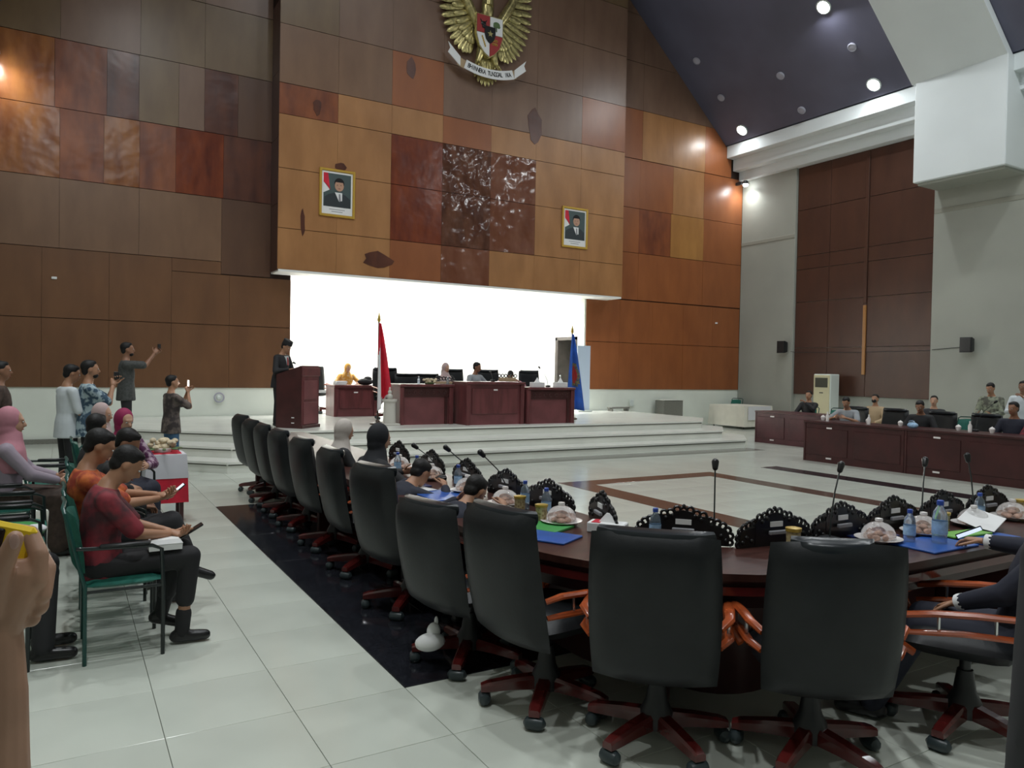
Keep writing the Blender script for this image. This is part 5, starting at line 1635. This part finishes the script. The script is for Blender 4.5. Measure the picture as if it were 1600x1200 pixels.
p_r = person('man in a dark jacket at the table, cut off by the picture edge', (3.86, 1.80, 0), face(-.45, .9), 'sit', 1.66, sit=.43, lean=-.24, nod=.1, skin='skin', shirt='navy_cloth', sleeve='long', trousers='navy_cloth',
             arms=((-.02, .26, .62), (.52, .16, .83)), palm=((0, 0, -1), (0, 0, -1)), fine=True, cuffs=True, elbow=((-.8, -.3, -.5), (.6, -.6, -.3)),
             legs=(((-.10, .42, .50), (-.12, .62, .085), (0, 1, 0)), ((.10, .42, .50), (.08, .60, .085), (0, 1, 0))))
t = thing('held_sheet', 'white sheet of paper lying slanted by the dark jacketed man, before the domed plate', 'paper', (4.86, 2.52, .83))
t.rotation_euler = (R(12), R(-6), R(15))
MB().loft([[(-.15, -.1, 0), (.15, -.1, .01), (.15, -.098, .012), (-.15, -.098, .002)], [(-.15, .0, -.006), (.15, .0, .012), (.15, .0, .014), (-.15, 0, -.004)], [(-.15, .1, .006), (.15, .1, .02), (.15, .102, .022), (-.15, .102, .008)]]).build('sheet', 'paper', t)
phone((4.42, 2.36, .83), (R(55), R(35), R(10)), 'bright white phone screen beside the lime folder at the hand of the jacketed man', 'screen', size=(.04, .008, .14), flip=-1)
person('standing man in dark jacket and blue jeans, only his side showing at the picture edge', (1.97, .735, 0), face(.3, 1), 'stand', 1.66, hemd=-.02, skin='skin', shirt='charcoal', sleeve='long', trousers='jeans', arms=((-.205, .03, .79), (.205, .03, .79)), fine=True)
# --- along the dark desks
p = person('man holding his chin, in a black jacket, beside the cream air conditioner', (16.0, 12.5, 0), face(-1, -.3), 'sit', 1.64, .46, skin='skin', shirt='black_cloth', sleeve='long', trousers='black_cloth', arms=((-.02, .24, 1.02), (.15, .36, .7)))
person('man in a grey shirt leaning on the dark desk with bowed head', (13.85, 9.85, 0), face(-1, -.3), 'sit', 1.62, .46, lean=.12, slouch=.15, nod=.35, skin='skin', shirt='grey_cloth', sleeve='short', trousers='black_cloth', arms=((-.10, .42, .86), (.16, .40, .86)))
person('person with a dark mask and beige sleeve sitting behind the black chairs', (16.0, 10.7, 0), face(-1, -.2), 'sit', 1.6, .46, skin='skin', shirt='beige', sleeve='long', trousers='black_cloth', mask=True)
person('man in black at the dark desk, head turned down to the blue bag', (13.75, 8.25, 0), face(-1, -.3), 'sit', 1.6, .46, lean=.1, slouch=.15, nod=.3, skin='skin_dark', shirt='black_cloth', sleeve='long', trousers='black_cloth')
person('man whose face shows above the shoulder of the man in black', (16.1, 9.4, 0), face(-1, -.4), 'sit', 1.64, .46, skin='skin_fair', shirt='charcoal', trousers='black_cloth')
person('standing man in an olive patterned shirt with a pale sleeve, looking down', (15.9, 8.12, 0), face(-1, -.1), 'stand', 1.62, lean=.06, nod=.35, skin='skin', shirt='batik_green', sleeve='long', trousers='charcoal', arms=((-.12, .3, 1.0), (.14, .28, 1.0)))
person('standing person in white cut off by the picture edge beyond the desks', (15.9, 7.55, 0), face(-1, -.2), 'stand', 1.66, nod=.1, skin='skin_dark', shirt='white_shirt', sleeve='long', trousers='black_cloth', arms=((-.1, .35, 1.35), (.12, .3, 1.1)))
person('man in navy sitting at the end of the dark desks', (13.75, 6.65, 0), face(-1, -.2), 'sit', 1.66, .46, lean=.05, nod=.1, turn=-.3, skin='skin_dark', shirt='navy_cloth', sleeve='long', trousers='black_cloth')
person('person in maroon partly cut by the picture edge, next to the man in navy', (13.7, 6.25, 0), face(-1, -.2), 'sit', 1.5, .44, nod=.2, skin='skin_dark', shirt='batik_red', sleeve='long', trousers='black_cloth')

# --- the raised arm with the yellow phone
p_h = person('person at the picture edge of whom only a bare forearm raising a yellow phone shows', (-.52, .90, 0), 0, 'stand', 1.64, skin='skin_hand', shirt='charcoal', sleeve='short', trousers='black_cloth', arms=(None, (.375, .07, 1.05, 1)))
arm_t = p_h['root']
AL = (.5105, -.8944, 0)
a = MB()
er = Vector((.861, -.509, .018)); ef = Vector((.509, .861, -.018)); V3 = Vector
a.capsule((-.061, 1.131, 1.362), (-.061, 1.131, 1.286), .029, .0345, 16, 4)
a.capsule((-.061, 1.131, 1.286), (-.066, 1.128, 1.18), .035, .043, 16, 4)
a.capsule((-.066, 1.128, 1.18), (-.15, 1.0, 1.05), .044, .058, 16, 4)
a.loft([[V3(c) + er * hw * math.cos(q) + ef * ht * math.sin(q) for q in [2 * PI * k / 16 for k in range(16)]] for c, hw, ht in
        (((-.060, 1.131, 1.355), .027, .022), ((-.054, 1.128, 1.385), .033, .024), ((-.046, 1.124, 1.412), .037, .023), ((-.042, 1.124, 1.436), .035, .020), ((-.040, 1.128, 1.452), .026, .015))])
def digit(pts, ra, rb):
    n = len(pts) - 1
    for k in range(n):
        a.capsule(pts[k], pts[k + 1], ra + (rb - ra) * k / n, ra + (rb - ra) * (k + 1) / n, 12, 3)
digit([(-.064, 1.112, 1.395), (-.054, 1.098, 1.447), (-.040, 1.091, 1.484)], .0165, .0098)
digit([(-.018, 1.110, 1.425), (-.016, 1.115, 1.457), (-.026, 1.131, 1.481), (-.044, 1.160, 1.481)], .0125, .0095)
digit([(-.013, 1.116, 1.405), (-.008, 1.130, 1.435), (-.020, 1.155, 1.455), (-.044, 1.180, 1.452)], .0125, .0095)
digit([(-.016, 1.124, 1.388), (-.012, 1.145, 1.412), (-.024, 1.170, 1.424), (-.047, 1.184, 1.418)], .0120, .0090)
digit([(-.024, 1.130, 1.372), (-.020, 1.152, 1.390), (-.030, 1.172, 1.396), (-.050, 1.182, 1.392)], .0110, .0082)
o = soft('forearm', a, 'skin_hand', arm_t, .0024, 4); o.location = AL
nl = MB().ell((-.0405, 1.0815, 1.482), (.0070, .0022, .0095), Matrix.Rotation(R(-31), 3, 'Z') @ Matrix.Rotation(R(12), 3, 'Y'), 12, 7)
nl.build('thumb_nail', 'nail', arm_t).location = AL
ph = thing('phone', 'bright yellow cased phone gripped in the raised hand', 'phone', (-.0755, 1.1476, 1.422))
ph.rotation_euler = (R(-6), R(10), R(-30.6))
MB().box((0, 0, 0), (.080, .013, .15), bev=.005).build('phone_case', 'yellow_case', ph, smooth=False)
MB().box((-.012, -.0075, .048), (.034, .004, .040), bev=.002).build('camera_island', 'black_glass', ph, smooth=False)
for z in (.038, .056):
    MB().torus((-.012, -.0098, z), .007, .0016, seg=14).build('camera_ring', 'chrome', ph)
MB().box((0, -.0068, .018), (.074, .0016, .005)).build('case_stripe', 'paper', ph, smooth=False)
# ---- gilded eagle emblem on the canopy
em = thing('eagle_emblem', 'large gilded eagle emblem with shield and white ribbon high on the canopy', 'emblem', (9.36, 17.52, 10.28))
def feather(mb, a_, b_, w0, y0, y1):
    a_, b_ = Vector((a_[0], y0, a_[1])), Vector((b_[0], y1, b_[1]))
    d = (b_ - a_).normalized(); n = Vector((0, -1, 0)); w = d.cross(n)
    rings = []
    for t, q in ((0, .5), (.35, .95), (.75, 1.0), (.93, .7), (1, .15)):
        c = a_ + (b_ - a_) * t
        rings.append([c + w * w0 * q * math.cos(x) + n * .022 * q * math.sin(x) for x in [2 * PI * k / 8 for k in range(8)]])
    mb.loft(rings)
def arc(pts, t):
    f = t * (len(pts) - 1); i = min(int(f), len(pts) - 2); u = f - i
    return (pts[i][0] + u * (pts[i + 1][0] - pts[i][0]), pts[i][1] + u * (pts[i + 1][1] - pts[i][1]))
tipc = [(1.22, 2.0), (1.36, 1.5), (1.39, 1.0), (1.34, .5), (1.20, .05), (.98, -.32), (.70, -.52), (.48, -.50)]
rootc = [(.98, 1.75), (.86, 1.3), (.72, .95), (.60, .66), (.50, .42), (.44, .25), (.40, .12), (.36, .05)]
midc = [(arc(tipc, k / 10)[0] * .55 + arc(rootc, k / 10)[0] * .45, arc(tipc, k / 10)[1] * .55 + arc(rootc, k / 10)[1] * .45) for k in range(11)]
for sx in (-1, 1):
    wg = MB().tube([(sx * .25, -.05, .25), (sx * .5, -.07, .62), (sx * .74, -.08, 1.05), (sx * .98, -.07, 1.75), (sx * 1.12, -.05, 1.95)], [.13, .14, .12, .09, .04], 10).build('wing', 'brass', em)
    for k in range(17):
        q = k / 16
        r_, t_ = arc(rootc, q), arc(tipc, q)
        m_ = MB(); feather(m_, (sx * r_[0], r_[1]), (sx * t_[0], t_[1]), .075, -.03, -.05); m_.build('feather', 'brass', wg)
    for k in range(13):
        q = k / 12
        r_, t_ = arc(rootc, q), arc(midc, q)
        m_ = MB(); feather(m_, (sx * r_[0] * .94, r_[1]), (sx * t_[0], t_[1]), .074, -.07, -.085); m_.build('feather', 'brass', wg)
MB().ell((0, -.08, .1), (.30, .12, .62)).ell((0, -.1, .75), (.17, .11, .35)).build('torso', 'brass', em)
MB().tube([(0, -.1, .8), (.02, -.13, 1.15), (.04, -.16, 1.45), (.02, -.2, 1.6)], [.15, .12, .11, .11], 10).ell((.0, -.22, 1.66), (.15, .14, .13)).capsule((-.08, -.3, 1.66), (-.22, -.33, 1.60), .06, .02).build('head', 'brass', em)
MB().plate([(-.05, 1.76), (.08, 1.74), (.12, 1.86), (.03, 1.84), (-.02, 1.92), (-.05, 1.82)], -.26, -.2).build('crest', 'brass', em, smooth=False)
for sx in (-1, 1):
    MB().capsule((sx * .17, -.1, -.38), (sx * .26, -.12, -.66), .13, .07).build('leg', 'brass', em)
    for k in (-1, 0, 1):
        MB().capsule((sx * .26 + k * .06, -.14, -.68), (sx * .28 + k * .09, -.2, -.80), .035, .022).build('claw', 'brass', em)
for k in range(7):
    u = k - 3
    m_ = MB(); feather(m_, (u * .05, -.45), (u * .105, -1.24 + .02 * u * u), .055, -.05, -.04); m_.build('tail_feather', 'brass', em)
sh = lambda q: [(-.37 * q, .47 * q), (.37 * q, .47 * q), (.37 * q, -.02 * q), (.28 * q, -.30 * q), (.14 * q, -.46 * q), (0, -.55 * q), (-.14 * q, -.46 * q), (-.28 * q, -.30 * q), (-.37 * q, -.02 * q)]
MB().plate(sh(1.06), -.235, -.15).build('shield_rim', 'brass', em, smooth=False)
def quad_of(x0, x1, z0, z1):
    p = sh(1.0)
    for fn in (lambda q: x0 - q[0], lambda q: q[0] - x1, lambda q: z0 - q[1], lambda q: q[1] - z1):
        p = clip(p, fn)
    return p
for x0, x1, z0, z1, m in ((-1, -.008, .03, 1, 'red_paint'), (.008, 1, .03, 1, 'paper'), (-1, -.008, -1, .014, 'paper'), (.008, 1, -1, .014, 'red_paint')):
    MB().plate(quad_of(x0, x1, z0, z1), -.255, -.235).build('shield_quarter', m, em, smooth=False)
sm = lambda q: [(x * .42 * q, z * .42 * q + .01) for x, z in sh(1.0)]
MB().plate(sm(1), -.275, -.255).build('centre_shield', 'carved', em, smooth=False)
MB().plate([(.09 * (1 if k % 2 == 0 else .42) * math.sin(PI * k / 5), .02 + .09 * (1 if k % 2 == 0 else .42) * math.cos(PI * k / 5)) for k in range(10)], -.285, -.275).build('star', 'brass', em, smooth=False)
MB().ell((-.19, -.26, .25), (.075, .02, .06)).capsule((-.24, -.262, .29), (-.29, -.262, .35), .018, .006).capsule((-.14, -.262, .29), (-.09, -.262, .35), .018, .006).ell((-.19, -.265, .18), (.04, .02, .05)).build('bull_head', 'carved', em)
MB().ell((.19, -.26, .30), (.10, .015, .07)).tube([(.19, -.26, .28), (.19, -.26, .12)], .016, 6).ell((.14, -.26, .26), (.05, .014, .045)).ell((.25, -.26, .26), (.05, .014, .045)).build('banyan_tree', 'leaf', em)
for k in range(6):
    MB().ell((-.22 + .018 * k, -.26, -.08 - .045 * k), (.022, .012, .03)).build('rice_grain', 'gold', em)
    MB().torus((.10 + .05 * (k % 3), -.262, -.12 - .09 * (k // 3)), .026, .008, seg=10).build('chain_link', 'gold', em)
# ribbon with its motto
def rib(t):          # t in -1..1
    return Vector((1.02 * t, -.20 - .05 * (1 - t * t), -.98 + .26 * t * t))
def band(t0, t1, hw, dy, n=14):
    rings = []
    for k in range(n + 1):
        t = t0 + (t1 - t0) * k / n
        c = rib(t); d = (rib(t + .01) - rib(t - .01)); d.y = 0; d.normalize(); up = Vector((-d.z, 0, d.x)) * (1 if d.x > 0 else -1)
        c = c + Vector((0, dy, 0))
        rings.append([c - up * hw, c + up * hw, c + up * hw + Vector((0, .02, 0)), c - up * hw + Vector((0, .02, 0))])
    return MB().loft(rings)
band(-.66, .72, .115, 0).build('ribbon', 'paper', em, smooth=False)
for sx in (-1, 1):
    band(sx * .62, sx * .82, .105, .05, 5).build('ribbon_fold', 'beige', em, smooth=False)
    p0, p1 = rib(sx * .78), rib(sx * 1.12)
    MB().plate([(p0.x, p0.z - .11), (p1.x, p1.z + .0), (p1.x - sx * .06, p1.z + .12), (p1.x + sx * .0, p1.z + .26), (p0.x, p0.z + .12)], -.19, -.17).build('ribbon_tail', 'paper', em, smooth=False)
motto = 'BHINNEKA TUNGGAL IKA'
fc = bpy.data.curves.new('letter', 'FONT')
tmp = bpy.data.objects.new('letter', fc); COL.objects.link(tmp)
fc.size = .15; fc.extrude = .004; fc.align_x = 'CENTER'; fc.align_y = 'CENTER'
lt = MB()
for k, ch in enumerate(motto):
    if ch == ' ':
        lt.build('motto_word', 'carved', em, smooth=False); lt = MB()
        continue
    fc.body = ch
    me_ = bpy.data.meshes.new_from_object(tmp.evaluated_get(bpy.context.evaluated_depsgraph_get()))
    t = -.60 + 1.24 * (k + .5) / len(motto)
    c = rib(t); d = (rib(t + .01) - rib(t - .01)); an = math.atan2(d.z, d.x)
    mx = Matrix.Translation(c + Vector((0, -.006, 0))) @ Matrix.Rotation(-an, 4, 'Y') @ Matrix.Rotation(PI / 2, 4, 'X') @ Matrix.Diagonal((.8, 1.1, 1, 1))
    lt._add([mx @ v.co for v in me_.vertices], [tuple(p.vertices) for p in me_.polygons])
    bpy.data.meshes.remove(me_)
bpy.data.objects.remove(tmp)
lt.build('motto_word', 'carved', em, smooth=False)

# ---- grow every skin and garment into one smooth surface
for o, vx, it, extra in PEND:
    md = o.modifiers.new('skin', 'REMESH'); md.mode = 'VOXEL'; md.voxel_size = vx; md.use_smooth_shade = True
    m2 = o.modifiers.new('soften', 'SMOOTH'); m2.iterations = it; m2.factor = .5
dg = bpy.context.evaluated_depsgraph_get()
done = [(o, bpy.data.meshes.new_from_object(o.evaluated_get(dg)), ex) for o, v_, i_, ex in PEND]
for o, me, ex in done:
    o.modifiers.clear()
    if ex is not None and ex.v:
        n0 = len(me.vertices)
        bm = bmesh.new(); bm.from_mesh(me)
        vs = [bm.verts.new(p) for p in ex.v]
        for f in ex.f:
            try:
                fc = bm.faces.new([vs[i] for i in f]); fc.smooth = True
            except ValueError:
                pass
        bm.to_mesh(me); bm.free()
    nm = o.data.name
    old = o.data
    o.data = me
    bpy.data.meshes.remove(old)
    me.name = nm
